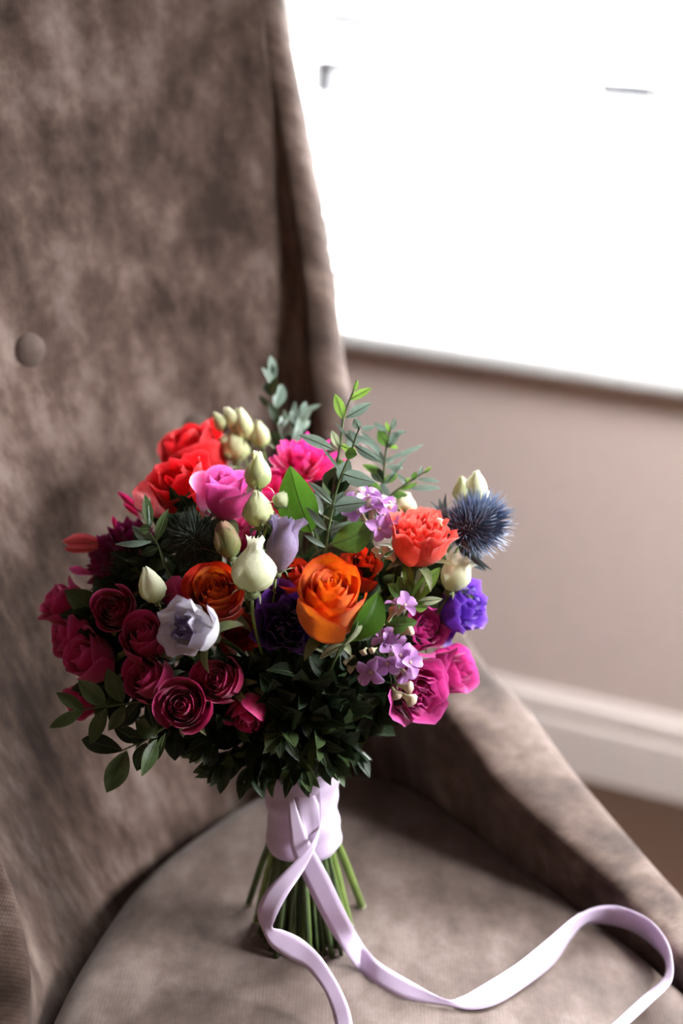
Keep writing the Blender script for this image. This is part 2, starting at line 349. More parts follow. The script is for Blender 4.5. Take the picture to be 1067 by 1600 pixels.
# casement window
wb = WALL_B + 0.20
wn = thing('window_1', 'white casement window blown out by daylight behind the blind', 'window', room(0.7, wb, OPEN_Z0)); wn['kind'] = 'structure'
w0, w1 = OPEN_A0, OPEN_A1
mull = [w0 + (w1 - w0) * k / 3 for k in (1, 2)]
V, F = boxes([(w0, w1, wb, wb + .06, OPEN_Z0, OPEN_Z0 + .05), (w0, w1, wb, wb + .06, OPEN_Z1 - .05, OPEN_Z1),
              (w0, w0 + .05, wb, wb + .06, OPEN_Z0, OPEN_Z1), (w1 - .05, w1, wb, wb + .06, OPEN_Z0, OPEN_Z1)] +
             [(x - .03, x + .03, wb, wb + .06, OPEN_Z0, OPEN_Z1) for x in mull])
build('window_frame', rv(V), F, MAT['white'], wn, smooth=False)
ed = [w0 + .05] + mull + [w1 - .05]
for k in range(3):
    V, F = box(ed[k] + .02, ed[k + 1] - .02, wb + .028, wb + .034, OPEN_Z0 + .05, OPEN_Z1 - .05)
    build('pane', rv(V), F, MAT['pane'], wn, smooth=False)
# dark handle seen against the light, and bars standing in for slat gaps
def rpx(x, y, b):                     # a pixel's point on the plane at room depth b -> room axes
    d = ray(x, y); rb = -d[0] * RS * -1 * -1 + d[1] * RC if False else (-d[0] * RS + d[1] * RC)
    P = CAM + d * (b / rb)
    return (P[0] * RC + P[1] * RS, b, P[2])
def fit(name, x0, y0, x1, y1, th, parent):
    p = np.array(rpx(x0, y0, wb - .012)); q = np.array(rpx(x1, y1, wb - .012))
    V, F = tube(np.array([room(*(p + (q - p) * t)) for t in np.linspace(0, 1, 4)]), th, 8)
    build(name, V, F, MAT['metal'], parent)
fit('handle', 508, 74, 506, 150, .0165, wn)
fit('handle', 514, 93, 590, 98, .0165, wn)
fit('slat_gap_bar', 512, 24, 592, 29, .0190, wn)
fit('slat_gap_bar', 936, 132, 1040, 141, .0165, wn)

w2 = thing('added_side_window', 'unseen white framed window added at the right for extra daylight', 'window', room(A1, 1.45, SIDE_Z0)); w2['kind'] = 'structure'
V, F = boxes([(A1 + .05, A1 + .10, SIDE_B0, SIDE_B1, SIDE_Z0, SIDE_Z0 + .05), (A1 + .05, A1 + .10, SIDE_B0, SIDE_B1, SIDE_Z1 - .05, SIDE_Z1), (A1 + .05, A1 + .10, SIDE_B0, SIDE_B0 + .05, SIDE_Z0, SIDE_Z1),
              (A1 + .05, A1 + .10, SIDE_B1 - .05, SIDE_B1, SIDE_Z0, SIDE_Z1), (A1 + .05, A1 + .10, 1.43, 1.47, SIDE_Z0, SIDE_Z1)])
build('window_frame', rv(V), F, MAT['white'], w2, smooth=False)
for (q0, q1) in ((SIDE_B0 + .05, 1.43), (1.47, SIDE_B1 - .05)):
    V, F = box(A1 + .072, A1 + .078, q0, q1, SIDE_Z0 + .05, SIDE_Z1 - .05); build('pane', rv(V), F, MAT['pane'], w2, smooth=False)

# venetian blind
bb = WALL_B + 0.12
bl = thing('window_blind', 'white slatted blind with ladder tapes hanging over the window', 'blind', room(0.7, bb, 0.76))
SLW = 0.05
zz = 0.80; k = 0
sl_me = None
while zz < 2.22:
    V, F = boxes([(OPEN_A0 + .02, OPEN_A1 - .02, bb - SLW / 2, bb + SLW / 2, -.0015, .0015)])
    if sl_me is None:
        s0 = build('slat', [(room(*p)[0] - room(.7, bb, 0)[0], room(*p)[1] - room(.7, bb, 0)[1], p[2]) for p in V], F, MAT['slat'], None, smooth=False)
        sl_me = s0.data; s = s0
    else:
        s = bpy.data.objects.new('slat', sl_me); col.objects.link(s)
    s.parent = bl; s.location = (0, 0, zz - .76)
    zz += .062; k += 1
V, F = box(OPEN_A0 + .02, OPEN_A1 - .02, bb - .027, bb + .027, .758, .776); build('bottom_rail', rv(V), F, MAT['slat'], bl, smooth=False)
V, F = box(OPEN_A0 + .02, OPEN_A1 - .02, bb - .03, bb + .03, 2.24, 2.29); build('head_rail', rv(V), F, MAT['slat'], bl, smooth=False)
ta = [rpx(640, 220, bb)[0], rpx(1022, 270, bb)[0]]
for a in ta + [ta[0] - .42, ta[1] + .42, ta[1] + .84]:
    for side in (-1, 1):
        b_ = bb + side * (SLW / 2 + .003)
        V, F = box(a - .012, a + .012, b_ - .0006, b_ + .0006, 0.765, 2.24); build('ladder_tape', rv(V), F, MAT['tape'], bl, smooth=False)

# ------------------------------------------------------------------ the chair
SEATZ = 0.48
cols = [  # rim x, y, z    foot x, y
 (.372, .760, .455, .352, .770), (.362, .840, .462, .350, .835), (.342, .905, .470, .335, .890), (.316, .965, .480, .305, .950), (.279, 1.02, .494, .272, 1.000),
 (.209, 1.11, .538, .203, 1.095), (.165, 1.17, .573, .156, 1.160), (.118, 1.215, .607, .125, 1.200), (.062, 1.27, .681, .100, 1.230),
 (.006, 1.312, .763, .075, 1.250), (-.026, 1.342, .843, .055, 1.260), (-.047, 1.372, .949, .040, 1.265), (-.074, 1.392, 1.055, .025, 1.265),
 (-.098, 1.405, 1.147, .010, 1.262), (-.122, 1.41, 1.225, -.005, 1.253), (-.185, 1.395, 1.285, -.030, 1.235), (-.260, 1.345, 1.315, -.067, 1.208),
 (-.350, 1.27, 1.305, -.100, 1.165), (-.430, 1.18, 1.25, -.125, 1.125), (-.455, 1.09, 1.12, -.148, 1.085), (-.435, 1.02, .96, -.165, 1.045),
 (-.385, .96, .80, -.178, 1.000), (-.325, .905, .675, -.190, .945), (-.263, .86, .593, -.199, .890), (-.232, .80, .548, -.204, .830),
 (-.214, .73, .505, -.204, .760), (-.205, .66, .470, -.195, .690)]
cols = np.array(cols)
NC = 220
cc = cr(cols, NC)
RIM, FOOT = cc[:, :3], np.column_stack([cc[:, 3:], np.full(NC, .40)])
WB = np.clip((RIM[:, 2:3] - .60) / .25, 0, 1)          # 0 along the arms, 1 on the high back
HALFW = 0.027 - 0.004 * WB
HI = 0.026 + np.where(RIM[:, :1] > 0, 0.030, 0.014) * np.clip((RIM[:, 2:3] - .50) / .05, 0, 1) * (1 - WB) + 0.006 * WB                                # the padding reaches further in over the arms
CAPH = 0.012 + 0.012 * WB
Tn = np.gradient(RIM, axis=0); Tn /= np.linalg.norm(Tn, axis=1)[:, None]
En = RIM - FOOT; En /= np.linalg.norm(En, axis=1)[:, None]
short = np.clip((np.linalg.norm(RIM - FOOT, axis=1) - .05) / .1, 0, 1)[:, None]
En = En * short + np.array([0, 0, 1.]) * (1 - short); En /= np.linalg.norm(En, axis=1)[:, None]
ANG = [20, 23, 27, 31, 33, 34, 36, 40, 48, 57, 67, 77, 87, 96, 104, 111, 117, 130, 143, 153, 160, 167, 172, 177, 180, 178, 176]   # which way the shell's back faces
ga = np.radians(cr(np.array(ANG, float)[:, None], NC)[:, 0])
On = np.column_stack([np.cos(ga), np.sin(ga), np.zeros(NC)])
En = np.cross(On, Tn); En /= np.linalg.norm(En, axis=1)[:, None]
for _ in range(10):
    En[1:-1] = (En[:-2] + En[1:-1] * 2 + En[2:]) / 4; En /= np.linalg.norm(En, axis=1)[:, None]
chair = thing('tub_chair', 'taupe velvet tub chair with high button back and sloping arms', 'chair', (0.02, 1.0, 0.0))
rows = []
NI = 60
arc = np.concatenate([[0], np.cumsum(np.linalg.norm(np.diff((RIM + FOOT) / 2, axis=0), axis=1))])
for j in range(NI):                                  # inner face
    v = j / (NI - 1); vv = v
    P = FOOT * (1 - v) + (RIM - On * HI) * v
    P = P + On * (0.022 * math.sin(math.pi * v) * np.clip((RIM[:, 2:3] - .55) / .5, 0, 1) * np.clip(On @ np.array([-.45, .9, 0]) - .45, 0, 1)[:, None])
    rows.append(P)
INNER = np.array(rows)                                # NI x NC x 3
BUT = [(58, 545), (308, 668)]
pin = proj(INNER.reshape(-1, 3))
buts = []
for (bx, by) in BUT:
    q = np.argmin((pin[:, 0] - bx) ** 2 + (pin[:, 1] - by) ** 2)
    j, i = divmod(q, NC); buts.append((j, i, INNER[j, i].copy()))
flat = INNER.reshape(-1, 3); disp = np.zeros(len(flat))
for (j, i, P) in buts:
    d = np.linalg.norm(flat - P, axis=1)
    disp += 0.010 * np.exp(-(d / 0.022) ** 2) + 0.006 * np.exp(-(d / 0.06) ** 2)
# vertical gathers at the top of the back
II = np.tile(np.arange(NC), NI); JJ = np.repeat(np.arange(NI), NC)
for (px, py0, py1, amp, wd) in [(128, -60, 330, .009, .011), (185, -80, 200, .007, .008), (20, -60, 430, .006, .016), (335, -120, 90, .005, .013), (395, -120, 70, .004, .01)]:
    q = np.argmin((pin[:, 0] - px) ** 2 + (pin[:, 1] - 100) ** 2); i0 = q % NC
    dx = (pin[:, 0] - px - 0.16 * (pin[:, 1] - 100)) / FPX * pin[:, 2]
    fade = np.clip((py1 - pin[:, 1]) / (py1 - py0), 0, 1)
    disp += amp * np.exp(-(dx / wd) ** 2) * fade * (JJ > NI * .4)
flat = flat + np.tile(On, (NI, 1)) * disp[:, None]
INNER = flat.reshape(NI, NC, 3)
rows = list(INNER)
for k in range(1, 14):                                # padded rim
    q = math.pi * k / 14
    cx = -math.cos(q); sy = math.sin(q)
    pw = .55 + .35 * WB                                # boxed along the arms, rounder up the back
    rows.append(RIM + On * (np.where(cx < 0, HI, HALFW) * math.copysign(1, cx) * abs(cx) ** pw) + En * (CAPH * sy ** pw))
for k in range(26):                                   # outer face down to the base
    v = k / 25
    foot = FOOT + On * np.array([1, 1, 0]) * (HALFW + .040); foot = foot.copy(); foot[:, 2] = .30
    rows.append((RIM + On * HALFW) * (1 - v) + foot * v)
rows = np.array(rows); NR = len(rows)
Vv = rows.reshape(-1, 3)
vl = np.zeros((NR, NC)); vl[1:] = np.cumsum(np.linalg.norm(np.diff(rows, axis=0), axis=2), axis=0)
uu = np.tile(arc, NR); uvv = np.column_stack([uu, vl.ravel()])
F = grid_faces(NC, NR) + [tuple(k * NC for k in range(NR)), tuple(k * NC + NC - 1 for k in range(NR))[::-1]]
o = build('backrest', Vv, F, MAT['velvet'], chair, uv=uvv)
for (j, i, P) in buts:
    P = INNER[j, i]; nn = nrm(-On[i]); 
    a = nrm(np.cross([0, 0, 1.], nn)); b = np.cross(nn, a)
    V, prof = [], [(0.0155, -.006), (.0165, -.001), (.0155, .003), (.012, .006), (.006, .0078), (.001, .0083)]
    for r_, h_ in prof:
        for k in range(20):
            q = k * math.pi / 10; V.append(P + r_ * (math.cos(q) * a + math.sin(q) * b) + nn * (h_ + .002))
    F = grid_faces(20, len(prof), True) + [tuple(range(100, 120))]
    build('button', V, F, MAT['velvet_seat'], chair, uv=[(v[0], v[2]) for v in V])

# seat
inner = FOOT[:, :2]
step = max(1, NC // 110); outl = inner[::step]
front = np.array([(-.185, .60), (-.14, .53), (-.05, .495), (.06, .495), (.17, .52), (.26, .58), (.325, .67)])
loop = np.vstack([outl, front])
loop = cr(np.vstack([loop, loop[:1]]), 200)[:-1]
cen = np.array([0.06, 0.93])
def seat_profile(rho):                                # crowned top with a soft rolled edge
    z = SEATZ + 0.006 * (1 - rho ** 2) - 0.006
    e = np.clip((rho - .86) / .14, 0, 1)
    return z - 0.030 * (1 - np.sqrt(np.clip(1 - e ** 2.2, 0, 1)))
rh = list(np.linspace(0.02, .86, 18)) + list(np.linspace(.88, 1, 9))
V, UV = [], []
for r_ in rh:
    for p in loop:
        q = cen + (p - cen) * r_ * .972
        V.append((q[0], q[1], float(seat_profile(np.array(r_))))); UV.append((q[0] * 1.0 + 3, q[1] + 3))
for z in (.43, .38, .33):
    for p in loop:
        q = cen + (p - cen) * .972; V.append((q[0], q[1], z)); UV.append((q[0] + 3 + z, q[1] + 3 - z))
n = len(loop)
F = grid_faces(n, len(rh) + 3, True) + [tuple(range(n))[::-1]]
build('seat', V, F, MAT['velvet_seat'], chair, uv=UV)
def seat_z(x, y): return SEATZ - 0.001
for (x, y) in [(-.15, .62), (.28, .62), (.20, 1.13), (-.12, 1.12)]:
    tp = np.array([x, y, .34]); bt = np.array([x + (x - .05) * .12, y + (y - .9) * .12, 0.0])
    V, F = tube(np.array([tp + (bt - tp) * t for t in np.linspace(0, 1, 5)]), np.linspace(.022, .014, 5), 10)
    build('leg', V, F, MAT['wood'], chair)

# ------------------------------------------------------------------ bouquet geometry
BOT = onz(478, 1452, SEATZ)              # where the stems stand on the seat
WRAPC = at(472, 1262, 1.118)
AX = nrm(at(468, 1195, 1.117) - BOT)
HEAD = at(430, 930, 1.14)
fx = nrm(np.cross([0, 0, 1.0], AX) * -1 if abs(AX[2]) < .99 else np.array([1., 0, 0])); fx = nrm(RT - AX * (RT @ AX)); fy = np.cross(AX, fx)
stem_i = [0]
def stem_path(p0, d):
    """from a flower's base back along d, through the tie, to the seat"""
    i = stem_i[0]; stem_i[0] += 1
    rel = p0 - HEAD; ang = math.atan2(rel @ fy, rel @ fx) + rng.uniform(-.5, .5)
    k = (i * 0.618) % 1.0
    r = math.sqrt(.06 + .94 * k)
    off = fx * math.cos(ang) + fy * math.sin(ang)
    g0 = WRAPC + AX * .035 + off * r * .0215
    g1 = WRAPC - AX * .035 + off * r * .0220
    L = np.linalg.norm(g0 - p0)
    ts = np.linspace(0, 1, 11)
    P = [(1 - t) ** 3 * p0 + 3 * (1 - t) ** 2 * t * (p0 - d * L * .30 + FW * L * .22) + 3 * (1 - t) * t * t * (g0 + AX * L * .35) + t ** 3 * g0 for t in ts]
    bt = BOT + off * r * (.036 + .008 * math.sin(i * 1.7)); 
    bt = bt + np.array([rng.uniform(-.004, .004), rng.uniform(-.004, .004), 0])
    lift = abs(rng.normal()) * .0
    bt[2] = SEATZ - .0015 + lift
    P += [g0 * .5 + g1 * .5, g1, g1 * .66 + bt * .34, g1 * .33 + bt * .67, bt]
    return np.array(P)
def root_for(name, label, cat, group, p0, d, rad=.0021, mat='stem'):
    P = stem_path(p0, d)
    t = thing(name, label, cat, P[-1], group)
    V, F = tube(P, np.linspace(rad * .9, rad * 1.1, len(P)), 6)
    build('stem', V, F, MAT[mat], t)
    return t

class Fr:                                # flower frame: z is the way it faces
    def __init__(s, o, n, spin=0.0):
        s.o = np.asarray(o, float); s.z = nrm(n)
        r = RT if abs(s.z @ RT) < .9 else UP
        x = nrm(r - s.z * (r @ s.z)); y = np.cross(s.z, x)
        s.x = x * math.cos(spin) + y * math.sin(spin); s.y = np.cross(s.z, s.x)
    def w(s, L): L = np.asarray(L); return s.o + L[:, :1] * s.x + L[:, 1:2] * s.y + L[:, 2:3] * s.z

def S(x, a, b): 
    t = np.clip((x - a) / (b - a), 0, 1); return t * t * (3 - 2 * t)

def rose_petals(fr, R, H, n, root, mats, flare=.5, conv=.45, ruffle=0.0, tight=.10, nu=9, nv=8, point=0.0, t0=0.0, wide=(1.55, .92), name='petal'):
    u = np.linspace(-1, 1, nu); v = np.linspace(0, 1, nv); U_, V_ = np.meshgrid(u, v)
    U_, V_ = U_.ravel(), V_.ravel(); F = grid_faces(nu, nv)
    for i in range(n):
        t = t0 + (1 - t0) * i / max(1, n - 1)
        a0 = i * 2.399 + rng.uniform(-.2, .2)
        rho = R * (tight + (.80 - tight) * t ** 1.05) * rng.uniform(.95, 1.05)
        h = H * (.97 + .03 * math.sin(math.pi * min(1, t * 1.1)) - .22 * flare * max(0, t - .55)) * rng.uniform(.96, 1.04)
        W = wide[0] + (wide[1] - wide[0]) * t
        wv = .35 + .65 * np.sin(np.pi * .5 * np.clip(V_ / .62, 0, 1)) 
        top = 1 - (.20 + .10 * t) * np.abs(U_) ** 2.6 + point * t * np.exp(-(U_ / .22) ** 2)
        vv = V_ * top
        body = np.sin(np.pi * .5 * np.clip(vv / .5, 0, 1)) ** .75
        r = rho * (.16 * (1 - body) + body) * (1 - conv * (1 - t) * S(vv, .45, 1.05) - .10 * S(vv, .5, 1))
        fl = flare * t ** 1.7
        r = r + R * fl * .55 * S(vv, .52, 1.0) ** 1.6 * rng.uniform(.7, 1.25)
        r = r * (1 + .07 * U_ * (.4 + t)) + .0006 * i / n
        z = h * vv - H * fl * .22 * S(vv, .8, 1.02) * (.6 + .6 * U_ ** 2)
        if ruffle:
            k = rng.uniform(2.5, 4.0); ph = rng.uniform(0, 6.28)
            am = ruffle * R * S(vv, .45, 1.0)
            r = r + am * np.sin(k * U_ * 2.2 + ph); z = z + am * .7 * np.cos(k * U_ * 2.9 + ph * 1.7)
        r = r + R * .02 * np.sin(U_ * 3 + i) * V_
        an = a0 + U_ * W * wv
        Lc = np.column_stack([r * np.cos(an), r * np.sin(an), z])
        tint = np.clip(.55 * V_ + .45 * S(np.maximum(V_, np.abs(U_) * V_ ** .5), .78, 1.0) * (.3 + .7 * t), 0, 1)
        m = mats if isinstance(mats, str) else (mats[0] if t < mats[2] else mats[1])
        build(name, fr.w(Lc), F, MAT[m], root, tint=tint)

def sepals(fr, root, n, L, W, droop, mat='sepal', r0=.002, z0=0.0):
    nu, nv = 3, 6
    for i in range(n):
        a = 2 * math.pi * i / n + rng.uniform(-.3, .3); dr = droop + rng.uniform(-.35, .35); LL = L * rng.uniform(.75, 1.15)
        ca, sa = math.cos(a), math.sin(a); V, T = [], []
        el = 1.1 - .2 * dr
        x, z = r0, z0
        for j in range(nv):
            v = j / (nv - 1); e = el - v * dr * 1.8
            if j: x += LL / (nv - 1) * math.cos(e); z += LL / (nv - 1) * math.sin(e)
            w = W * (math.sin(math.pi * min(1, .25 + v * .75)) ** .8) * .5 + .0002
            for u in (-1, 0, 1):
                V.append((x * ca - u * w * sa, x * sa + u * w * ca, z + abs(u) * w * .35)); T.append(v)
        build('sepal', fr.w(np.array(V)), grid_faces(nu, nv), MAT[mat], root, tint=T)

def hip(fr, root, r, mat='sepal', h=None):           # little green cup under the petals
    h = h or r * 1.6; V = []
    prof = [(.25, -h), (.8, -h * .75), (1, -h * .35), (1.0, 0), (.8, h * .25)]
    for a_, b_ in prof:
        for k in range(10): V.append((a_ * r * math.cos(k * .6283), a_ * r * math.sin(k * .6283), b_))
    build('calyx', fr.w(np.array(V)), grid_faces(10, 5, True), MAT[mat], root, tint=[.4] * 50)

def px2m(px, d): return px * d / FPX

def rose(px, py, d, dia, fv, mats, label, n=22, flare=.45, H=1.0, conv=.45, name='spray_rose', group='magenta spray roses', cat='rose', point=0.0, tight=.09, sep=5, ruffle=0.0, wide=(1.55, .92), spin=None):
    R = px2m(dia * 1.1, d) / 2; nz = face(fv); Hm = R * 1.5 * H
    c = at(px, py, d); base = c - nz * Hm * .55
    t = root_for(name, label, cat, group, base - nz * R * .25, nz)
    fr = Fr(base, nz, rng.uniform(0, 6) if spin is None else spin)
    rose_petals(fr, R, Hm, n, t, mats, flare=flare, conv=conv, point=point, tight=tight, ruffle=ruffle, wide=wide)
    hip(fr, t, R * .26)
    if sep: sepals(fr, t, sep, R * 1.0, R * .28, .9, r0=R * .2)
    return t

PR = dict(t=1)
def vase_petals(fr, R, H, root, mat, prof, n=4, twist=.8, ruffle=.1, wrap=1.8, name='petal', spread=0.11, lobe=.05):
    """a furled bud: petals wound round each other, profile r(v)"""
    nu, nv = 11, 12
    u = np.linspace(-1, 1, nu); v = np.linspace(0, 1, nv); U_, V_ = [a.ravel() for a in np.meshgrid(u, v)]
    pv = np.array(prof); F = grid_faces(nu, nv)
    for i in range(n):
        a0 = 2 * math.pi * i / n + rng.uniform(-.2, .2); ph = rng.uniform(0, 6)
        top = 1 - lobe * np.abs(U_) ** 2 - rng.uniform(0, .07)
        vv = V_ * top
        r = R * np.interp(vv, pv[:, 0], pv[:, 1]) * (1 + spread * U_ + .03 * math.sin(i * 2.1))
        am = ruffle * R * S(vv, .72, 1.0)
        r = r + am * np.sin(U_ * 9 + ph); z = H * vv + am * .9 * np.cos(U_ * 12 + ph)
        r = r + R * .055 * np.sin(U_ * 4 + V_ * 6 + ph) * S(V_, .1, .5)
        an = a0 + U_ * wrap * (.55 + .45 * np.sin(np.pi * np.clip(V_ * 1.1, 0, 1)) ) + twist * V_
        tint = np.clip(V_ * .75 + .3 * S(np.abs(U_), .8, 1), 0, 1)
        build(name, fr.w(np.column_stack([r * np.cos(an), r * np.sin(an), z])), F, MAT[mat], root, tint=tint)
BULB = [(0, .12), (.06, .55), (.18, .86), (.34, 1.0), (.5, .92), (.64, .66), (.76, .38), (.88, .27), (1, .33)]
BUDP = [(0, .15), (.08, .6), (.25, .95), (.4, 1.0), (.6, .84), (.78, .54), (.9, .28), (1, .10)]
TRUMP = [(0, .14), (.08, .42), (.25, .72), (.45, .86), (.62, .78), (.76, .70), (.88, .85), (1, 1.15)]
CLOSED = [(0, .2), (.1, .65), (.3, 1.0), (.5, 1.0), (.7, .80), (.88, .45), (1, .12)]

def bud(p0, p1, w, d, label, mat='whitep', prof=BULB, n=4, twist=.8, ruffle=.12, name='lisianthus_bud', group='cream white lisianthus buds', cat='flower bud', sep=5, sepL=.55, d1=None, sepdroop=.9, root=None):
    """base pixel, tip pixel, width in pixels"""
    a = at(p0[0], p0[1], d); b = at(p1[0], p1[1], d1 or d); ax = b - a; H = np.linalg.norm(ax); nz = ax / H; R = px2m(w, d) / 2
    t = root if root is not None else root_for(name, label, cat, group, a - nz * .004, nz, rad=.0013, mat='stemlight')
    fr = Fr(a, nz, rng.uniform(0, 6))
    vase_petals(fr, R, H, t, mat, prof, n=n, twist=twist, ruffle=ruffle)
    hip(fr, t, R * .32, h=R * .3)
    if sep: sepals(fr, t, sep, H * sepL, max(.0016, R * .13), sepdroop, r0=R * .3)
    return t

def leaf(root, p0, p1, w, mat, roll=0.0, bend=.12, fold=.18, name='leaf', shape=.5, nu=5, nv=9, wave=0.0):
    """blade from base point to tip point; w full width in metres"""
    p0 = np.asarray(p0); p1 = np.asarray(p1); ax = p1 - p0; L = np.linalg.norm(ax); ax = ax / L
    tc = nrm(CAM - (p0 + p1) / 2); nz = nrm(tc - ax * (tc @ ax)); sd = np.cross(ax, nz)
    n2 = nz * math.cos(roll) + sd * math.sin(roll); s2 = np.cross(ax, n2)
    V, T = [], []
    ph = rng.uniform(0, 6)
    for j in range(nv):
        v = j / (nv - 1)
        ww = w * .5 * max(.03, math.sin(math.pi * v ** (math.log(.5) / math.log(shape))) ** .85)
        for i in range(nu):
            u = -1 + 2 * i / (nu - 1)
            h = L * bend * math.sin(math.pi * v) + abs(u) * ww * fold * 2 - L * bend * .3 * v + wave * L * math.sin(6 * v + ph + u)
            V.append(p0 + ax * (L * v) + s2 * (u * ww) + n2 * h); T.append(.25 + .6 * abs(u) * (.5 + .5 * v))
    o = build(name, V, grid_faces(nu, nv), MAT[mat], root, tint=T)
    # raised midrib
    mid = [np.array(V[j * nu + nu // 2]) + n2 * .00025 for j in range(nv)]
    if w > .006:
        Vt, Ft = tube(mid, np.linspace(.0005, .00015, nv), 4, False)
        mo = build('midrib', Vt, Ft, MAT['midrib'], root); mo.parent = o
    return o

def zpx(zx, zy, ox, oy, s=3.5567): return ox + zx / s, oy + zy / s

def sprig(label, stempx, leaves, name='eucalyptus_sprig', group='eucalyptus sprigs', cat='foliage', rad=.0011, mat='stem', off=None, s=3.5567, d=1.05, leafname='leaf', smat=None):
    """stem and leaves given in picture points with depths: (x, y, depth)"""
    def P(x, y, dd=None):
        if off: x, y = zpx(x, y, off[0], off[1], s)
        return at(x, y, dd or d)
    pts = [P(*q) for q in stempx]                      # from the outer tip inwards
    dirn = nrm(pts[-2] - pts[-1])
    path = stem_path(pts[-1], dirn)
    full = np.vstack([cr(np.array(pts), max(6, 4 * len(pts)))[:-1], path])
    t = thing(name, label, cat, path[-1], group)
    V, F = tube(full, np.linspace(rad * .55, rad * 1.4, len(full)), 6); build('stem', V, F, MAT[smat or mat], t)
    for lf in leaves:
        (x0, y0, x1, y1, w, m) = lf[:6]; kw = lf[6] if len(lf) > 6 else {}
        dd0 = kw.get('d0', d); dd1 = kw.get('d1', d)
        wm = px2m(w / (s if off else 1), dd0) * 1.15
        leaf(t, P(x0, y0, dd0), P(x1, y1, dd1), wm, m, roll=kw.get('roll', rng.uniform(-.25, .25)), bend=kw.get('bend', .08), fold=kw.get('fold', .15), shape=kw.get('shape', .48), name=leafname)
    return t

def auto_sprig(label, pts, npairs, L, W, mats, name='leafy_sprig', group='leafy filler sprigs', rad=.0011, ang=.9, jit=.3, smat='stem', taper=.5):
    P = np.array([at(*q) for q in pts]); d = nrm(P[-2] - P[-1]); path = stem_path(P[-1], d)
    C = cr(P, 24)
    full = np.vstack([C[:-1], path]); t = thing(name, label, 'foliage', path[-1], group)
    V, F = tube(full, np.linspace(rad * .5, rad * 1.4, len(full)), 6); build('stem', V, F, MAT[smat], t)
    for k in range(npairs):
        f = k / max(1, npairs - 1); i = int(f * 20) + 1
        p = C[i]; td = nrm(C[i - 1] - C[i]); base_a = k * 1.571 + rng.uniform(-.4, .4)
        a = nrm(np.cross(td, [.3, .5, .8])); b = np.cross(td, a)
        for sgn in (1, -1):
            sd = (a * math.cos(base_a) + b * math.sin(base_a)) * sgn
            an = ang * (0.45 + .55 * f) + rng.uniform(-jit, jit)
            dv = td * math.cos(an) + sd * math.sin(an); l = L * (taper + (1 - taper) * math.sin(math.pi * (.15 + .7 * f))) * rng.uniform(.8, 1.15)
            leaf(t, p, p + dv * l, W * rng.uniform(.8, 1.15) * l / L, mats[rng.randint(len(mats))], roll=rng.uniform(-1.0, 1.0), bend=rng.uniform(0, .15), nu=3, nv=7)
    leaf(t, C[0], C[0] + nrm(C[0] - C[2]) * L * taper, W * taper, mats[0], nu=3, nv=7)
    return t

# ------------------------------------------------------------------ flowers
# magenta spray roses
mg = ['magenta', 'magenta', .5]
rose(98, 945, 1.10, 78, (-.75, .55, .35), 'magenta', 'blurred magenta rose at the far left edge, uppermost of its cluster', n=14, flare=.5)
rose(112, 996, 1.085, 78, (-.85, .1, .5), 'magenta', 'magenta rose with a pale highlight below the far left edge rose', n=14, flare=.35)
rose(142, 1032, 1.06, 92, (-.65, .35, .55), 'magenta', 'large open magenta rose above the pinnate leaf tips at left', n=15, flare=.45)
rose(178, 953, 1.055, 78, (-.1, .25, .95), 'magenta', 'dark magenta rose facing forward beside the small cream bud at left', n=22, flare=.35, conv=.3)
rose(226, 998, 1.04, 84, (-.1, .6, .7), 'magenta', 'magenta rose partly tucked behind the ruffled lavender white bloom', n=20, flare=.3)
rose(234, 1062, 1.035, 84, (-.45, .45, .75), 'magenta', 'deep magenta rose just above and left of the lowest full rose', n=22, flare=.3)
rose(286, 1104, 1.015, 92, (-.05, .22, .97), 'magenta', 'full round magenta rose at the lower left of the bouquet', n=24, flare=.42, conv=.3)
rose(345, 1064, 1.03, 82, (-.30, .25, .9), 'magenta', 'magenta rose below the lavender white bloom with a dark spiral heart', n=22, flare=.35, conv=.3)
rose(390, 1113, 1.045, 72, (-.25, -.65, .65), 'magenta', 'drooping magenta rose with yellowed sepals low in the middle', n=14, flare=.2)
rose(128, 1092, 1.09, 60, (-.6, -.3, .5), 'magenta', 'blurred red magenta rose hidden behind the pinnate leaves', n=12, flare=.3)
rose(388, 838, 1.085, 70, (.05, .75, .5), 'magenta', 'magenta rose peeping out behind the green striped rosebud', n=14, flare=.3)
# pink roses
rose(350, 770, 1.07, 96, (.05, .86, .42), 'pink', 'bright pink rose opening upward beside the red bloom', n=13, flare=.65, conv=.2, group='pink roses', H=1.05)
rose(432, 770, 1.115, 92, (.1, .8, .45), 'hotpink', 'hot pink rose half hidden behind the cream buds', n=13, flare=.5, group='pink roses')
rose(655, 988, 1.09, 84, (.45, .35, .7), 'rosepink', 'soft pink rose behind the lilac florets under the green bracts', n=15, flare=.6, conv=.2, group='pink roses', ruffle=.05)
rose(702, 1048, 1.10, 92, (.75, .15, .55), 'rosepink', 'pink rose at the lower right edge against the chair arm', n=15, flare=.5, conv=.25, group='pink roses', ruffle=.04)
rose(650, 1078, 1.07, 98, (.35, -.15, .85), 'rosepink', 'ruffled pink rose below the lilac florets at lower right', n=17, flare=.65, conv=.2, group='pink roses', ruffle=.07)
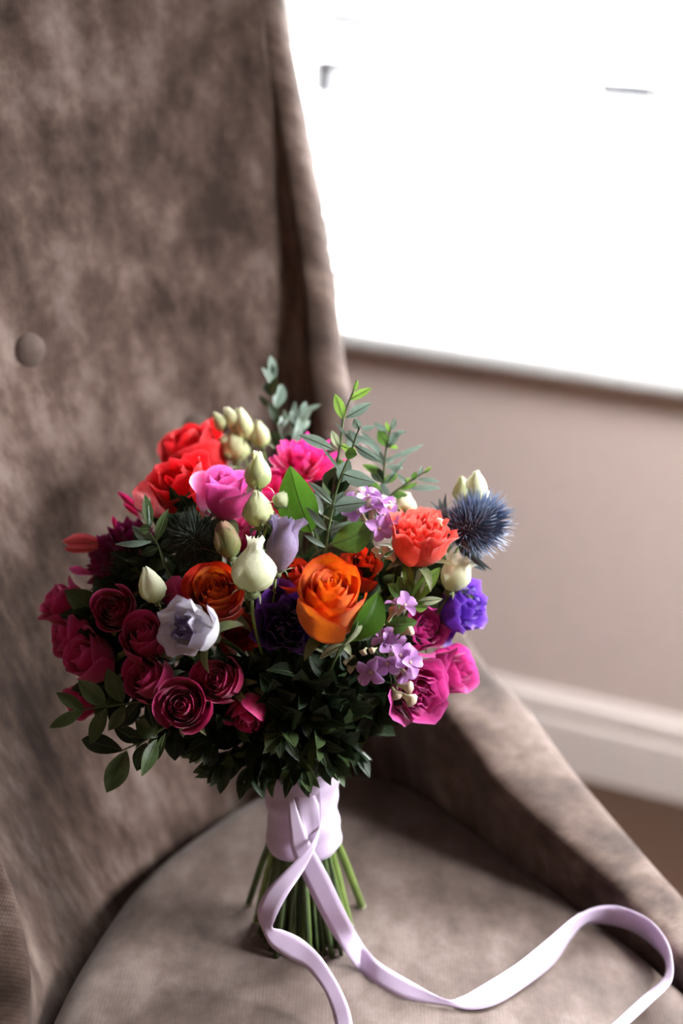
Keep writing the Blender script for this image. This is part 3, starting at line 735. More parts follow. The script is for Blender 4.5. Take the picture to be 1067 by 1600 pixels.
# orange roses
o1 = rose(338, 930, 1.035, 100, (-.05, .45, .88), ['orange', 'orangeout', .78], 'orange rose with red outer petals above the lavender white bloom', n=32, flare=.5, conv=.4, name='orange_rose', group='orange roses', H=1.1, tight=.05)
rose(515, 942, 1.02, 124, (.12, .66, .74), ['orange', 'orange', .9], 'large orange rose at the heart of the bouquet beside purple ruffles', n=32, flare=.32, conv=.5, name='orange_rose', group='orange roses', H=1.28, point=.06, tight=.05)
rose(372, 985, 1.075, 84, (.1, -.2, .8), 'orangeout', 'shaded red orange rose under the smaller orange rose', n=14, flare=.4, name='orange_rose', group='orange roses')
rose(468, 905, 1.06, 66, (-.4, .7, .5), 'orangeout', 'small red orange rose peeking out left of the large orange rose', n=10, flare=.4, name='orange_rose', group='orange roses')
rose(560, 890, 1.075, 80, (.3, .6, .5), 'orangeout', 'dark red orange rose in shade behind the large orange rose', n=12, flare=.4, name='orange_rose', group='orange roses')
# red blooms
rose(303, 712, 1.19, 128, (-.35, .75, .35), 'red', 'blurred deep red bloom at the back against the chair', n=9, flare=.45, conv=.05, name='red_ranunculus', group='red blooms', cat='flower', tight=.2, wide=(1.3, 1.0))
rose(285, 768, 1.105, 126, (-.35, .72, .55), 'red', 'vivid scarlet bloom with loose petals left of the bright pink rose', n=11, flare=.8, conv=.0, name='red_ranunculus', group='red blooms', cat='flower', tight=.25, ruffle=.05, wide=(1.1, .8))

def carnation(px, py, d, dia, fv, mat, label, n=34, name='carnation', group='carnations', zig=.10):
    R = px2m(dia, d) / 2; nz = face(fv); base = at(px, py, d) - nz * R * .55
    t = root_for(name, label, 'flower', group, base - nz * R * .5, nz)
    fr = Fr(base, nz, rng.uniform(0, 6)); hip(fr, t, R * .3, h=R * .6)
    nu, nv = 9, 7; u = np.linspace(-1, 1, nu); v = np.linspace(0, 1, nv); U_, V_ = [q.ravel() for q in np.meshgrid(u, v)]
    F = grid_faces(nu, nv)
    for i in range(n):
        tt = (i + .5) / n; el = math.radians(86 - 80 * tt ** .8); az = i * 2.399
        L = R * (1.12 - .05 * tt) * rng.uniform(.9, 1.08); ph = rng.uniform(0, 6)
        rd = np.array([math.cos(az), math.sin(az), 0]); sd = np.array([-math.sin(az), math.cos(az), 0]); zz_ = np.array([0, 0, 1.])
        dv = rd * math.cos(el) + zz_ * math.sin(el); nn = -rd * math.sin(el) + zz_ * math.cos(el)
        wd = R * .42 * (V_ ** .8) * rng.uniform(.9, 1.2)
        zg = zig * R * (np.where(np.arange(nu) % 2, 1, -1)[np.tile(np.arange(nu), nv)]) * S(V_, .75, 1)
        ln = L * V_ * (1 - .12 * U_ ** 2) + zg
        hh = R * .13 * np.sin(U_ * 5 + ph) * V_ ** 2 - R * .18 * V_ ** 2 * tt
        Lc = dv * ln[:, None] + sd * (U_ * wd)[:, None] + nn * hh[:, None]
        build('petal', fr.w(Lc), F, MAT[mat], t, tint=np.clip(V_ * .8 + .2 * S(V_, .85, 1), 0, 1))
    return t
carnation(188, 868, 1.115, 128, (-.45, .45, .65), 'dkmagenta', 'dark wine magenta carnation shaded behind the leafy twig', n=40)
rose(655, 842, 1.055, 104, (.15, .82, .45), 'coral', 'coral red ruffled bloom beside the blue thistle', n=24, flare=.5, conv=.12, name='coral_ranunculus', group=None, cat='flower', ruffle=.10, tight=.16, wide=(.7, .8))

def spiky(px, py, d, dia, fv, mat, label, n=26, name='nerine', group='nerines', w=.17, el0=80, el1=5, elens=(.7, 1.05)):
    R = px2m(dia, d) / 2; nz = face(fv); base = at(px, py, d) - nz * R * .4
    t = root_for(name, label, 'flower', group, base - nz * R * .3, nz)
    fr = Fr(base, nz, rng.uniform(0, 6)); hip(fr, t, R * .2)
    nu, nv = 5, 8; u = np.linspace(-1, 1, nu); v = np.linspace(0, 1, nv); U_, V_ = [q.ravel() for q in np.meshgrid(u, v)]
    for i in range(n):
        tt = (i + .5) / n; el = math.radians(el0 + (el1 - el0) * tt); az = i * 2.399 + rng.uniform(-.2, .2); L = R * rng.uniform(*elens) 
        rd = np.array([math.cos(az), math.sin(az), 0]); sd = np.array([-math.sin(az), math.cos(az), 0]); zz_ = np.array([0, 0, 1.])
        dv = rd * math.cos(el) + zz_ * math.sin(el); nn = -rd * math.sin(el) + zz_ * math.cos(el)
        wd = R * w * np.sin(np.pi * np.clip(.1 + V_ * .88, 0, 1)) ** .7
        hh = R * (.25 * V_ ** 2 - .1 * V_) + np.abs(U_) * wd * .5
        build('petal', fr.w(dv * (L * V_)[:, None] + sd * (U_ * wd)[:, None] + nn * hh[:, None]), grid_faces(nu, nv), MAT[mat], t, tint=V_)
    return t
spiky(470, 724, 1.125, 158, (.0, .75, .6), 'hotpink', 'hot pink bloom with narrow pointed petals behind the broad bright leaf', n=34)

# pink petals pointing out at the far left
def tips(label, items, d, mat):
    p = at(*items[0][:2], d); t = root_for('nerine', label, 'flower', 'nerines', p, face((-.8, .2, .4)))
    for (x0, y0, x1, y1, w) in items:
        leaf(t, at(x0, y0, d), at(x1, y1, d), px2m(w, d), mat, roll=.2, bend=.05, fold=.5, name='petal', shape=.6)
tips('coral pink furled petals jutting out at the far left', [(168, 850, 97, 846, 20), (166, 858, 100, 858, 18), (165, 846, 112, 836, 10)], 1.12, 'salmon')
tips('short pink petal tip jutting out above the leftmost rose', [(150, 900, 106, 888, 13), (150, 898, 112, 894, 9)], 1.115, 'pink')
tips('pink petal tips rising beside the wine magenta carnation', [(225, 806, 183, 768, 12), (222, 812, 192, 786, 10), (180, 830, 176, 806, 8)], 1.12, 'hotpink')

# lisianthus
bud((394, 927), (399, 838), 68, 1.01, 'large cream white furled bud standing at the centre', n=4, ruffle=.14, twist=1.0, sepL=.45)
bud((247, 942), (226, 884), 40, 1.03, 'small cream white pointed bud on the left beside the magenta rosebud', prof=BUDP, twist=1.4, ruffle=.06, sepL=.5)
t = bud((405, 824), (400, 765), 44, 1.045, 'cream bud above the big centre bud, fattest of its pair', prof=BUDP, mat='greenwhite', twist=1.2)
bud((403, 765), (402, 702), 42, 1.06, 'tall cream bud crowning the front bud stalk', prof=BULB, mat='greenwhite', twist=1.2)
bud((432, 792), (447, 768), 26, 1.05, 'little green white bud touching the broad bright leaf', prof=BUDP, mat='greenwhite', twist=1.0, sepL=.9)
for (p0, p1, w, lb) in [((352, 672), (333, 645), 24, 'leftmost small bud of the blurred cream cluster at the back'), ((372, 672), (352, 636), 24, 'uppermost small bud of the blurred cream cluster at the back'),
                        ((388, 690), (372, 636), 30, 'long middle bud of the blurred cream cluster at the back'), ((410, 700), (402, 656), 28, 'right side bud of the blurred cream cluster at the back'),
                        ((370, 722), (366, 672), 44, 'broad low bud of the blurred cream cluster at the back'), ((352, 700), (358, 680), 30, 'shaded bud under the blurred cream cluster at the back')]:
    bud(p0, p1, w, 1.18, lb, prof=BUDP, mat='greenwhite', twist=1.0, sep=3)
bud((722, 785), (722, 744), 30, 1.10, 'cream bud left of the pair above the blue thistle', prof=BUDP, mat='greenwhite')
bud((742, 780), (745, 735), 34, 1.10, 'tallest cream bud above the blue thistle', prof=BUDP, mat='whitep')
bud((748, 792), (762, 766), 28, 1.095, 'short cream bud half hidden by the thistle top', prof=BUDP, mat='whitep')
bud((628, 800), (636, 768), 36, 1.10, 'pale cream bud beneath the narrow grey leaves', prof=BUDP, mat='whitep')
bud((702, 925), (722, 868), 54, 1.085, 'cream white trumpet bloom under the blue thistle', prof=TRUMP, mat='whitep', ruffle=.12, name='lisianthus', group='lisianthus blooms', cat='flower')
bud((432, 895), (450, 806), 56, 1.045, 'faded mauve trumpet bloom with a ruffled violet lip', prof=TRUMP, mat='mauve', ruffle=.2, twist=.4, name='lisianthus', group='lisianthus blooms', cat='flower')
bud((268, 950), (276, 898), 40, 1.05, 'magenta rosebud tucked behind the small cream bud', mat='magenta', prof=CLOSED, ruffle=.02, name='rosebud', group='rosebuds', sepL=.7, sepdroop=.3)
bud((362, 872), (346, 812), 40, 1.035, 'green and pink striped rosebud below the bright pink rose', mat='budpink', prof=CLOSED, ruffle=.02, name='rosebud', group='rosebuds', sepL=1.0, sepdroop=.12)

def lisi(px, py, d, dia, fv, mats, label, n=12, ruffle=.12, flare=.7, tight=.12, H=.9, conv=.1):
    return rose(px, py, d, dia, fv, mats, label, n=n, flare=flare, H=H, conv=conv, name='lisianthus', group='lisianthus blooms', cat='flower', ruffle=ruffle, tight=tight, sep=4, wide=(1.3, .95))
lisi(300, 984, 1.0, 104, (-.55, .28, .80), ['lavheart', 'lavwhite', .35], 'ruffled lavender white bloom among the magenta roses', n=11, flare=.65, ruffle=.09, tight=.14)
lisi(450, 978, 1.05, 108, (-.05, .25, .9), 'purple', 'deep purple ruffled bloom left of the large orange rose', n=15, ruffle=.12)
lisi(440, 930, 1.085, 70, (-.1, .6, .6), 'purple', 'dark purple bloom in shade below the mauve trumpet', n=10, ruffle=.12)
lisi(722, 945, 1.10, 92, (.8, .1, .55), 'violet', 'vivid violet ruffled bloom on the right edge of the bouquet', n=13, ruffle=.13)
lisi(690, 968, 1.11, 76, (.6, -.1, .6), 'purple', 'shaded purple bloom under the violet one', n=10, ruffle=.12)

# thistles
def thistle(px, py, d, w, h, fv, mat, label, nb=620, bracts=13, bmat='bract', blen=1.0):
    nz = face(fv); c = at(px, py, d); Rw, Rh = px2m(w, d) / 2, px2m(h, d) / 2
    base = c - nz * Rh
    t = root_for('sea_holly', label, 'thistle', 'sea holly thistles', base, nz, rad=.0014)
    fr = Fr(c, nz)
    V = []
    for j in range(9):
        q = math.pi * j / 8
        for k in range(12): V.append((Rw * .78 * math.sin(q) * math.cos(k * .5236), Rw * .78 * math.sin(q) * math.sin(k * .5236), -Rh * .85 * math.cos(q)))
    build('cone', fr.w(np.array(V)), grid_faces(12, 9, True), MAT[mat], t, tint=[.15] * len(V))
    V, F, T = [], [], []
    for i in range(nb):
        zc = -0.75 + 1.75 * (i + .5) / nb; zc = min(1, zc); az = i * 2.399; rr = math.sqrt(max(0, 1 - zc * zc))
        p = np.array([Rw * .74 * rr * math.cos(az), Rw * .74 * rr * math.sin(az), Rh * .82 * zc])
        dv = nrm(np.array([rr * math.cos(az), rr * math.sin(az), zc * .8 + .35]) + rng.normal(0, .12, 3)); L = Rw * rng.uniform(.45, .85)
        a = nrm(np.cross(dv, [0.2, .3, .9])); b = np.cross(dv, a); r0 = Rw * .035; k = len(V)
        for q in range(3): V.append(p + r0 * (math.cos(q * 2.094) * a + math.sin(q * 2.094) * b)); T.append(.2)
        V.append(p + dv * L); T.append(1.0)
        F += [(k, k + 1, k + 3), (k + 1, k + 2, k + 3), (k + 2, k, k + 3)]
    o = build('bristles', fr.w(np.array(V)), F, MAT[mat], t, tint=T, smooth=False); o['kind'] = 'stuff'
    for i in range(bracts):
        az = i * 2 * math.pi / bracts + rng.uniform(-.2, .2); dv = fr.x * math.cos(az) + fr.y * math.sin(az)
        p = c - nz * Rh * .75 + dv * Rw * .3
        leaf(t, p, p + (dv * 1.0 + nz * rng.uniform(.0, .5)) * Rw * 1.5 * blen * rng.uniform(.8, 1.15), Rw * .30, bmat, roll=rng.uniform(-.6, .6), fold=.4, name='bract', shape=.35, nu=3, nv=6)
    return t
thistle(742, 822, 1.085, 84, 100, (.72, .50, .30), 'thistle', 'spiky blue thistle on the right edge of the bouquet')
thistle(306, 845, 1.06, 74, 84, (-.1, .4, .85), 'thistleshade', 'dark green grey thistle in the shade above the smaller orange rose', bracts=6, bmat='leafdark')

# lilac floret sprays
def floret(t, p, nz, R, tube_l, mat='lilac', openn=1.0):
    fr = Fr(p, nz, rng.uniform(0, 6))
    V, F = tube(np.array([p - nz * tube_l, p - nz * tube_l * .5, p]), [R * .14, R * .17, R * .24], 7)
    f = build('floret', V, F, MAT['creambud'], t, tint=[.7] * len(V))
    nu, nv = 5, 6; u = np.linspace(-1, 1, nu); v = np.linspace(0, 1, nv); U_, V_ = [q.ravel() for q in np.meshgrid(u, v)]
    for k in range(4):
        az = k * math.pi / 2 + rng.uniform(-.15, .15); cup = rng.uniform(.2, .8) / openn
        rd = np.array([math.cos(az), math.sin(az), 0]); sd = np.array([-math.sin(az), math.cos(az), 0])
        wd = R * .42 * np.sin(np.pi * np.clip(.14 + .8 * V_, 0, 1)) ** .8
        x = R * V_ * math.cos(cup * .7); z = R * (math.sin(cup) * V_ - .25 * V_ ** 3 / openn) + np.abs(U_) ** 2 * wd * .55
        o = build('petal', fr.w(rd * (x + R * .1)[:, None] + sd * (U_ * wd)[:, None] + np.array([0, 0, 1.]) * z[:, None]), grid_faces(nu, nv), MAT[mat], t, tint=V_)
        o.parent = f
    V, F = tube(np.array([p - nz * R * .05, p + nz * R * .12]), R * .12, 6); o = build('throat', V, F, MAT['creambud'], t, tint=[1] * len(V)); o.parent = f
def smallbud(t, a, b, w, mat='creambud', name='bud'):
    H = np.linalg.norm(b - a); fr = Fr(a, (b - a) / H); pr = [(0, .25), (.12, .3), (.4, .38), (.6, .7), (.75, 1), (.9, .85), (1, .2)]
    V, T = [], []
    for v, r in pr:
        for k in range(8):
            lob = 1 + .12 * math.cos(k * math.pi)
            V.append((r * w / 2 * lob * math.cos(k * .7854), r * w / 2 * lob * math.sin(k * .7854), v * H)); T.append(v)
    build(name, fr.w(np.array(V)), grid_faces(8, len(pr), True) + [tuple(range(48, 56))], MAT[mat], t, tint=T)
def spray(label, px, py, d, fv, florets, buds):
    p = at(px, py, d + .03); nz = face(fv)
    t = root_for('bouvardia_spray', label, 'flower', 'lilac floret sprays', p, nz, rad=.0013)
    for f in florets:
        x, y, r, fx_ = f[:4]; m = f[4] if len(f) > 4 else 'lilac'
        q = at(x, y, d + rng.uniform(-.008, .008)); floret(t, q, face(fx_), px2m(r * 1.15, d), px2m(r * 1.3, d), m)
        V, F = tube(np.array([p, (p + q) / 2 + face((0, .2, .2)) * .003, q - face(fx_) * px2m(r * 1.3, d)]), .0006, 5); build('pedicel', V, F, MAT['stem'], t)
    for (x0, y0, x1, y1, w) in buds:
        a, b = at(x0, y0, d), at(x1, y1, d - .004); smallbud(t, a, b, px2m(w, d))
        V, F = tube(np.array([p, (p + a) / 2, a]), .0006, 5); build('pedicel', V, F, MAT['stem'], t)
spray('lilac floret spray with cream buds at the lower right', 606, 1030, 1.03, (.2, .2, .9),
      [(613, 1010, 21, (.1, .5, .8)), (625, 1024, 22, (.5, .1, .8)), (600, 998, 18, (-.3, .6, .7)), (580, 1050, 21, (-.5, -.2, .8)), (606, 1036, 19, (-.2, -.4, .9)), (640, 1035, 20, (.7, .2, .6)), (632, 1052, 17, (.5, -.6, .6))],
      [(582, 985, 566, 992, 13), (590, 982, 597, 972, 12), (612, 1048, 622, 1052, 14), (626, 992, 646, 984, 18), (620, 1070, 646, 1076, 20), (622, 1082, 650, 1098, 22), (612, 1074, 624, 1092, 18), (590, 1012, 578, 1018, 12), (572, 1012, 566, 1022, 13)])
spray('small lilac floret spray with a pink bud under the green bracts', 625, 960, 1.04, (.1, .5, .8),
      [(632, 946, 19, (.4, .6, .6)), (618, 944, 14, (-.3, .9, .3))], [(606, 972, 618, 948, 16)])
spray('pale lilac floret spray beside the grey eucalyptus leaves', 575, 810, 1.055, (.2, .6, .75),
      [(560, 800, 22, (-.4, .5, .8)), (580, 792, 24, (0, .7, .6)), (600, 806, 22, (.3, .5, .8)), (575, 776, 20, (0, .9, .4)), (592, 826, 20, (.4, 0, .9)), (612, 822, 18, (.7, .3, .6)), (548, 786, 17, (-.5, .7, .5)), (596, 784, 19, (.5, .7, .4))],
      [(560, 770, 566, 762, 16), (600, 788, 612, 790, 14)])
spray('cream tubular buds in the gap left of the coral bloom', 598, 868, 1.05, (.1, .4, .9), [], [(590, 872, 586, 855, 14), (596, 872, 604, 853, 14), (602, 872, 618, 870, 15), (594, 876, 592, 866, 13), (690, 822, 684, 812, 14)])
spray('tiny cream star floret in the dark middle right', 550, 1042, 1.035, (-.1, .3, .9), [(550, 1038, 12, (-.1, .4, .9), 'creambud')], [])

# ------------------------------------------------------------------ foliage
Z5 = (400, 560)
sprig('grey green eucalyptus sprig with paired oval leaves rising at the top', [(580, 372), (557, 430), (520, 540), (470, 660), (430, 800), (395, 1000)], [
    (578, 395, 545, 335, 46, 'leafgray'), (585, 392, 664, 376, 30, 'leafgray', dict(d1=1.035)), (548, 480, 438, 352, 16, 'leafgray'), (552, 490, 512, 400, 80, 'leafgray', dict(d0=1.055)),
    (550, 485, 700, 578, 46, 'leafgray', dict(d1=1.03)), (562, 535, 494, 528, 60, 'leafgreen', dict(d0=1.04)), (560, 430, 636, 480, 32, 'leafgray'), (478, 640, 362, 488, 18, 'leafgray'),
    (485, 642, 662, 690, 80, 'leafgray', dict(d1=1.03)), (470, 690, 518, 560, 74, 'leafgray', dict(d0=1.06, d1=1.06)), (432, 815, 288, 683, 40, 'leafgray'), (435, 825, 616, 800, 82, 'leafgray', dict(d1=1.03)),
    (430, 880, 488, 738, 70, 'leafgray', dict(d0=1.06, d1=1.06)), (398, 960, 282, 826, 38, 'leafgray'), (400, 960, 546, 910, 40, 'leafgray'), (388, 1052, 268, 982, 28, 'leafgray'), (440, 908, 360, 864, 9, 'leafpale'), (395, 1040, 540, 1075, 60, 'leafdark', dict(d0=1.07))], off=Z5, d=1.045)
sprig('fresh yellow green sprig tip at the very top of the bouquet', [(560, 118), (540, 182), (500, 285), (482, 350), (468, 480), (440, 640)], [
    (488, 342, 438, 196, 52, 'leafyoung'), (516, 232, 644, 163, 40, 'leafyoung'), (498, 330, 642, 248, 54, 'leafgray'), (543, 185, 566, 122, 22, 'leafyoung'), (430, 505, 238, 424, 58, 'leafgray'), (470, 480, 560, 520, 40, 'leafyoung'),
    (462, 500, 420, 400, 40, 'leafpale'), (455, 560, 520, 640, 40, 'leafgreen')], off=Z5, d=1.075, name='leafy_sprig', group='leafy sprigs')
sprig('bushy green sprig behind the eucalyptus at upper right', [(765, 335), (745, 400), (720, 520), (705, 690), (690, 800)], [
    (733, 490, 680, 392, 56, 'leafgreen'), (745, 430, 838, 405, 26, 'leafgray'), (740, 420, 650, 352, 30, 'leafgray'), (755, 400, 775, 335, 30, 'leafgray'), (728, 500, 800, 400, 40, 'leafgray'), (725, 560, 936, 478, 28, 'leafgray'),
    (720, 600, 820, 610, 30, 'leafgray'), (712, 640, 590, 590, 40, 'leafgreen'), (716, 600, 660, 500, 40, 'leafgray'), (705, 690, 790, 640, 40, 'leafgreen'), (705, 690, 640, 600, 60, 'leafdark'), (715, 560, 580, 400, 36, 'leafgray'),
    (700, 720, 840, 540, 22, 'leafgray'), (700, 740, 600, 690, 50, 'leafgreen'), (728, 480, 790, 500, 26, 'leafyoung'), (740, 420, 720, 350, 24, 'leafyoung'), (715, 570, 770, 560, 30, 'leafgray')], off=Z5, d=1.11, name='leafy_sprig', group='leafy sprigs')
sprig('narrow leaved pale sprig pointing right above the coral bloom', [(965, 615), (905, 650), (830, 700), (740, 770), (690, 860)], [
    (850, 722, 1028, 722, 34, 'leafgray'), (895, 672, 1020, 684, 26, 'leafgray'), (930, 640, 975, 600, 16, 'leafyoung'), (900, 655, 925, 598, 22, 'leafgray'), (870, 680, 890, 630, 30, 'leafgreen'), (840, 700, 780, 640, 24, 'leafgray'),
    (830, 705, 850, 660, 20, 'leafyoung'), (800, 730, 900, 690, 24, 'leafgreen'), (760, 760, 840, 760, 40, 'leafgreen'), (745, 770, 690, 690, 34, 'leafgray')], off=Z5, d=1.095, name='leafy_sprig', group='leafy sprigs')
auto_sprig('blurred dark sprig standing against the chair back', [(424, 588, 1.21), (428, 630, 1.21), (440, 690, 1.19), (450, 740, 1.17)], 8, .026, .011, ['leafdark', 'leafgray', 'leafdark'], group='leafy sprigs')
auto_sprig('blurred grey sprig at the back above the hot pink bloom', [(470, 650, 1.20), (458, 685, 1.19), (450, 730, 1.17)], 5, .03, .011, ['leafgray'], group='leafy sprigs')
Z1 = (40, 760)
sprig('leafy twig with slim grey leaves left of the dark thistle', [(640, 188), (690, 258), (738, 335), (770, 430)], [
    (692, 232, 664, 42, 52, 'leafolive'), (690, 245, 690, 60, 20, 'leafgray'), (692, 240, 632, 238, 52, 'leafolive'), (726, 305, 792, 124, 52, 'leafolive'), (706, 306, 496, 322, 34, 'leafgray', dict(bend=.12)), (722, 322, 590, 220, 56, 'leafgray', dict(d0=1.06, d1=1.06)),
    (740, 340, 640, 380, 50, 'leafdark'), (745, 345, 812, 285, 36, 'leafdark')], off=Z1, d=1.045, name='leafy_sprig', group='leafy sprigs')
Z2 = (60, 980)
sprig('pinnate leaf spray reaching out at the lower left', [(255, 455), (380, 440), (480, 428), (560, 415), (700, 420)], [
    (258, 458, 58, 560, 62, 'leafolive'), (258, 455, 98, 362, 62, 'leafolive'), (376, 437, 222, 296, 92, 'leafolive'), (380, 448, 288, 652, 78, 'leafolive'), (472, 418, 380, 230, 92, 'leafolive'), (485, 432, 388, 576, 66, 'leafolive'),
    (560, 420, 480, 520, 60, 'leafdark'), (600, 420, 640, 560, 60, 'leafdark')], off=Z2, d=1.035, name='leafy_sprig', group='pinnate sprigs', leafname='leaflet')
sprig('lowest leaf spray hanging left below the magenta roses', [(472, 682), (540, 650), (600, 620), (680, 570), (760, 520)], [
    (472, 686, 236, 622, 96, 'leafdark', dict(d1=1.06)), (492, 686, 378, 920, 112, 'leafolive'), (662, 612, 538, 520, 96, 'leafolive'), (656, 622, 574, 828, 74, 'leafolive', dict(d1=1.025)), (600, 640, 546, 800, 80, 'leafdark'), (704, 588, 662, 740, 40, 'leafolive'),
    (560, 640, 420, 560, 80, 'leafdark'), (600, 620, 480, 600, 70, 'leafdark')], off=Z2, d=1.04, name='leafy_sprig', group='pinnate sprigs', leafname='leaflet')

def broad(label, p0, p1, w, mat, d, d1=None, **kw):
    a, b = at(*p0, d), at(*p1, d1 or d)
    t = root_for('broad_leaf', label, 'leaf', 'broad leaves', a, nrm(b - a), rad=.0011)
    leaf(t, a, b, px2m(w, d), mat, name='blade', nu=9, nv=13, **kw); return t
broad('broad bright green leaf right of the cream bud pair', (487, 832), (452, 728), 66, 'leafbright', 1.06, roll=-.35, bend=.10, fold=.22, shape=.42, wave=.012)
broad('rounded green leaf below the pale lilac florets', (518, 850), (584, 822), 50, 'leafgreen', 1.05, roll=.3, bend=.14, fold=.15, wave=.02)
broad('curled bright green leaf right of the large orange rose', (540, 1006), (594, 926), 52, 'leafbright', 1.02, roll=.5, bend=.10, fold=.3, shape=.6, wave=.03)
broad('thin pale edged leaf hugging the large orange rose', (532, 1012), (566, 938), 20, 'leafpale', 1.015, roll=1.1, bend=.16, fold=.2)
broad('small dark green leaf behind the lilac florets', (600, 975), (652, 972), 34, 'leafgreen', 1.055, roll=.4, bend=.15)
broad('slim pale leaf under the large orange rose', (540, 1006), (498, 1030), 14, 'leafpale', 1.025, roll=.5, bend=.1)
broad('long olive leaf low on the right in shadow', (500, 1130), (605, 1085), 26, 'leafolive', 1.06, roll=.5, bend=.12, wave=.02)
broad('wide dim leaf low on the right above the tie', (545, 1145), (610, 1110), 40, 'leafdark', 1.09, roll=.2)
sprig('cluster of pointed green bracts below the coral bloom', [(650, 890), (645, 915), (640, 945)], [
    (642, 940, 688, 886, 22, 'leafyoung'), (640, 938, 622, 900, 22, 'leafgreen'), (650, 940, 692, 936, 12, 'leafpale'), (645, 935, 632, 868, 15, 'leafyoung'), (640, 940, 606, 912, 22, 'leafgreen'), (648, 938, 664, 884, 16, 'leafpale'),
    (648, 940, 676, 908, 14, 'leafyoung'), (640, 945, 604, 934, 20, 'leafgreen'), (644, 945, 648, 912, 20, 'leafyoung'), (646, 945, 668, 950, 16, 'leafyoung')], d=1.055, name='bract_cluster', group='leafy sprigs', leafname='bract')
# low dark foliage above the tie
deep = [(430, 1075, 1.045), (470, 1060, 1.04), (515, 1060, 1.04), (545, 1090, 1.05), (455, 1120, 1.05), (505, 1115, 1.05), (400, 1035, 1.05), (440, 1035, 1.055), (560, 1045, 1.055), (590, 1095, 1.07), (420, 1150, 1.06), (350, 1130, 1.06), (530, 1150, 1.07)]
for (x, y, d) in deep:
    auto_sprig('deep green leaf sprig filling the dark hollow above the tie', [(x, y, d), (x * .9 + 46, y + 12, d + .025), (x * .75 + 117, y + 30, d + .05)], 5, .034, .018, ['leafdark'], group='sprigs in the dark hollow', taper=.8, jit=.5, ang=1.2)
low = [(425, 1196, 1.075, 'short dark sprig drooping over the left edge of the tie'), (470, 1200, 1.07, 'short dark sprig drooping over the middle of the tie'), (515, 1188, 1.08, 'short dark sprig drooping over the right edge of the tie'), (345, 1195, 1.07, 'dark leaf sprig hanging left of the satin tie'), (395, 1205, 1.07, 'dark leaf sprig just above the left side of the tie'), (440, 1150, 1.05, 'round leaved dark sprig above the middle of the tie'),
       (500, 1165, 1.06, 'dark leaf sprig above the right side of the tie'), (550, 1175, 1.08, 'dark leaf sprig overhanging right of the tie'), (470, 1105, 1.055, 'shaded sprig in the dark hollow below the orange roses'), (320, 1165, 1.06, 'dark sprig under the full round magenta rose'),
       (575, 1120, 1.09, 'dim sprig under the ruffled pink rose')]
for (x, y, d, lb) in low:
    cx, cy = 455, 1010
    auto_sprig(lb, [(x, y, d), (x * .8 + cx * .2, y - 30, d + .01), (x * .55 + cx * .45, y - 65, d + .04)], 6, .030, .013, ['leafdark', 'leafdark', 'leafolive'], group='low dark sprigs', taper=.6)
# leaves packed inside the head
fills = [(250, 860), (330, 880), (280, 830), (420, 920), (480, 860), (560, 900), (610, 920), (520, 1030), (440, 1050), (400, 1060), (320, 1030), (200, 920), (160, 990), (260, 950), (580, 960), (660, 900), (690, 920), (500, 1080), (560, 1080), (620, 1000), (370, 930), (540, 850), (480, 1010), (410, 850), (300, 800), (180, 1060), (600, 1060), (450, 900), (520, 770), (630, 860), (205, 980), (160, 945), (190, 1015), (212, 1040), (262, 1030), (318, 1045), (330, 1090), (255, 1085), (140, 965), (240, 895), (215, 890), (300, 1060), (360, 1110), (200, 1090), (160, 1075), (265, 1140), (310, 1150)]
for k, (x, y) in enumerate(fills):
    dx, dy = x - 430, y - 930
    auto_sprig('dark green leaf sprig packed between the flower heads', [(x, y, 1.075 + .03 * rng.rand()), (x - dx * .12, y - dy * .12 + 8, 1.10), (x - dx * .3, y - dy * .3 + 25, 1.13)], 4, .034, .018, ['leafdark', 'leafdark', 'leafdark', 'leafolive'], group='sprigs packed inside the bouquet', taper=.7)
# thick bare stems showing below the tie
for k, (x, y) in enumerate([(546, 1448), (565, 1416), (400, 1440), (418, 1462), (440, 1478), (500, 1478), (525, 1462), (388, 1412)]):
    e = onz(x, y, SEATZ); 
    w0_ = WRAPC - AX * .01 + fx * ((x - 478) / 90 * .022) + fy * rng.uniform(-.01, .01)
    pts = np.array([w0_ + AX * .05, w0_, w0_ * .5 + e * .5, e]); C = cr(pts, 12); C[-1][2] = SEATZ
    lb = ['thick fresh green stem splayed out at the right below the tie', 'shorter fresh green stem end at the far right below the tie', 'green stem splayed left below the tie', 'second green stem from the left below the tie', 'dim stem standing left of the crossing ribbons', 'dim stem standing behind the long ribbon tail', 'dim stem beside the thick fresh green one', 'leftmost dark stem end on the seat'][k]
    t = thing('cut_stem', lb, 'stem', e, 'bare stem ends')
    V, F = tube(C, .0034 if k in (0, 1) else .0028, 8); build('stalk', V, F, MAT['stemlight' if k < 3 else ('stem' if k % 2 else 'stembrown')], t)
    V, F = tube(np.array([C[-1] + nrm(C[-2] - C[-1]) * .0015, C[-1]]), .0036 if k in (0, 1) else .0029, 8); build('cut_end', V, F, MAT['cut'], t)

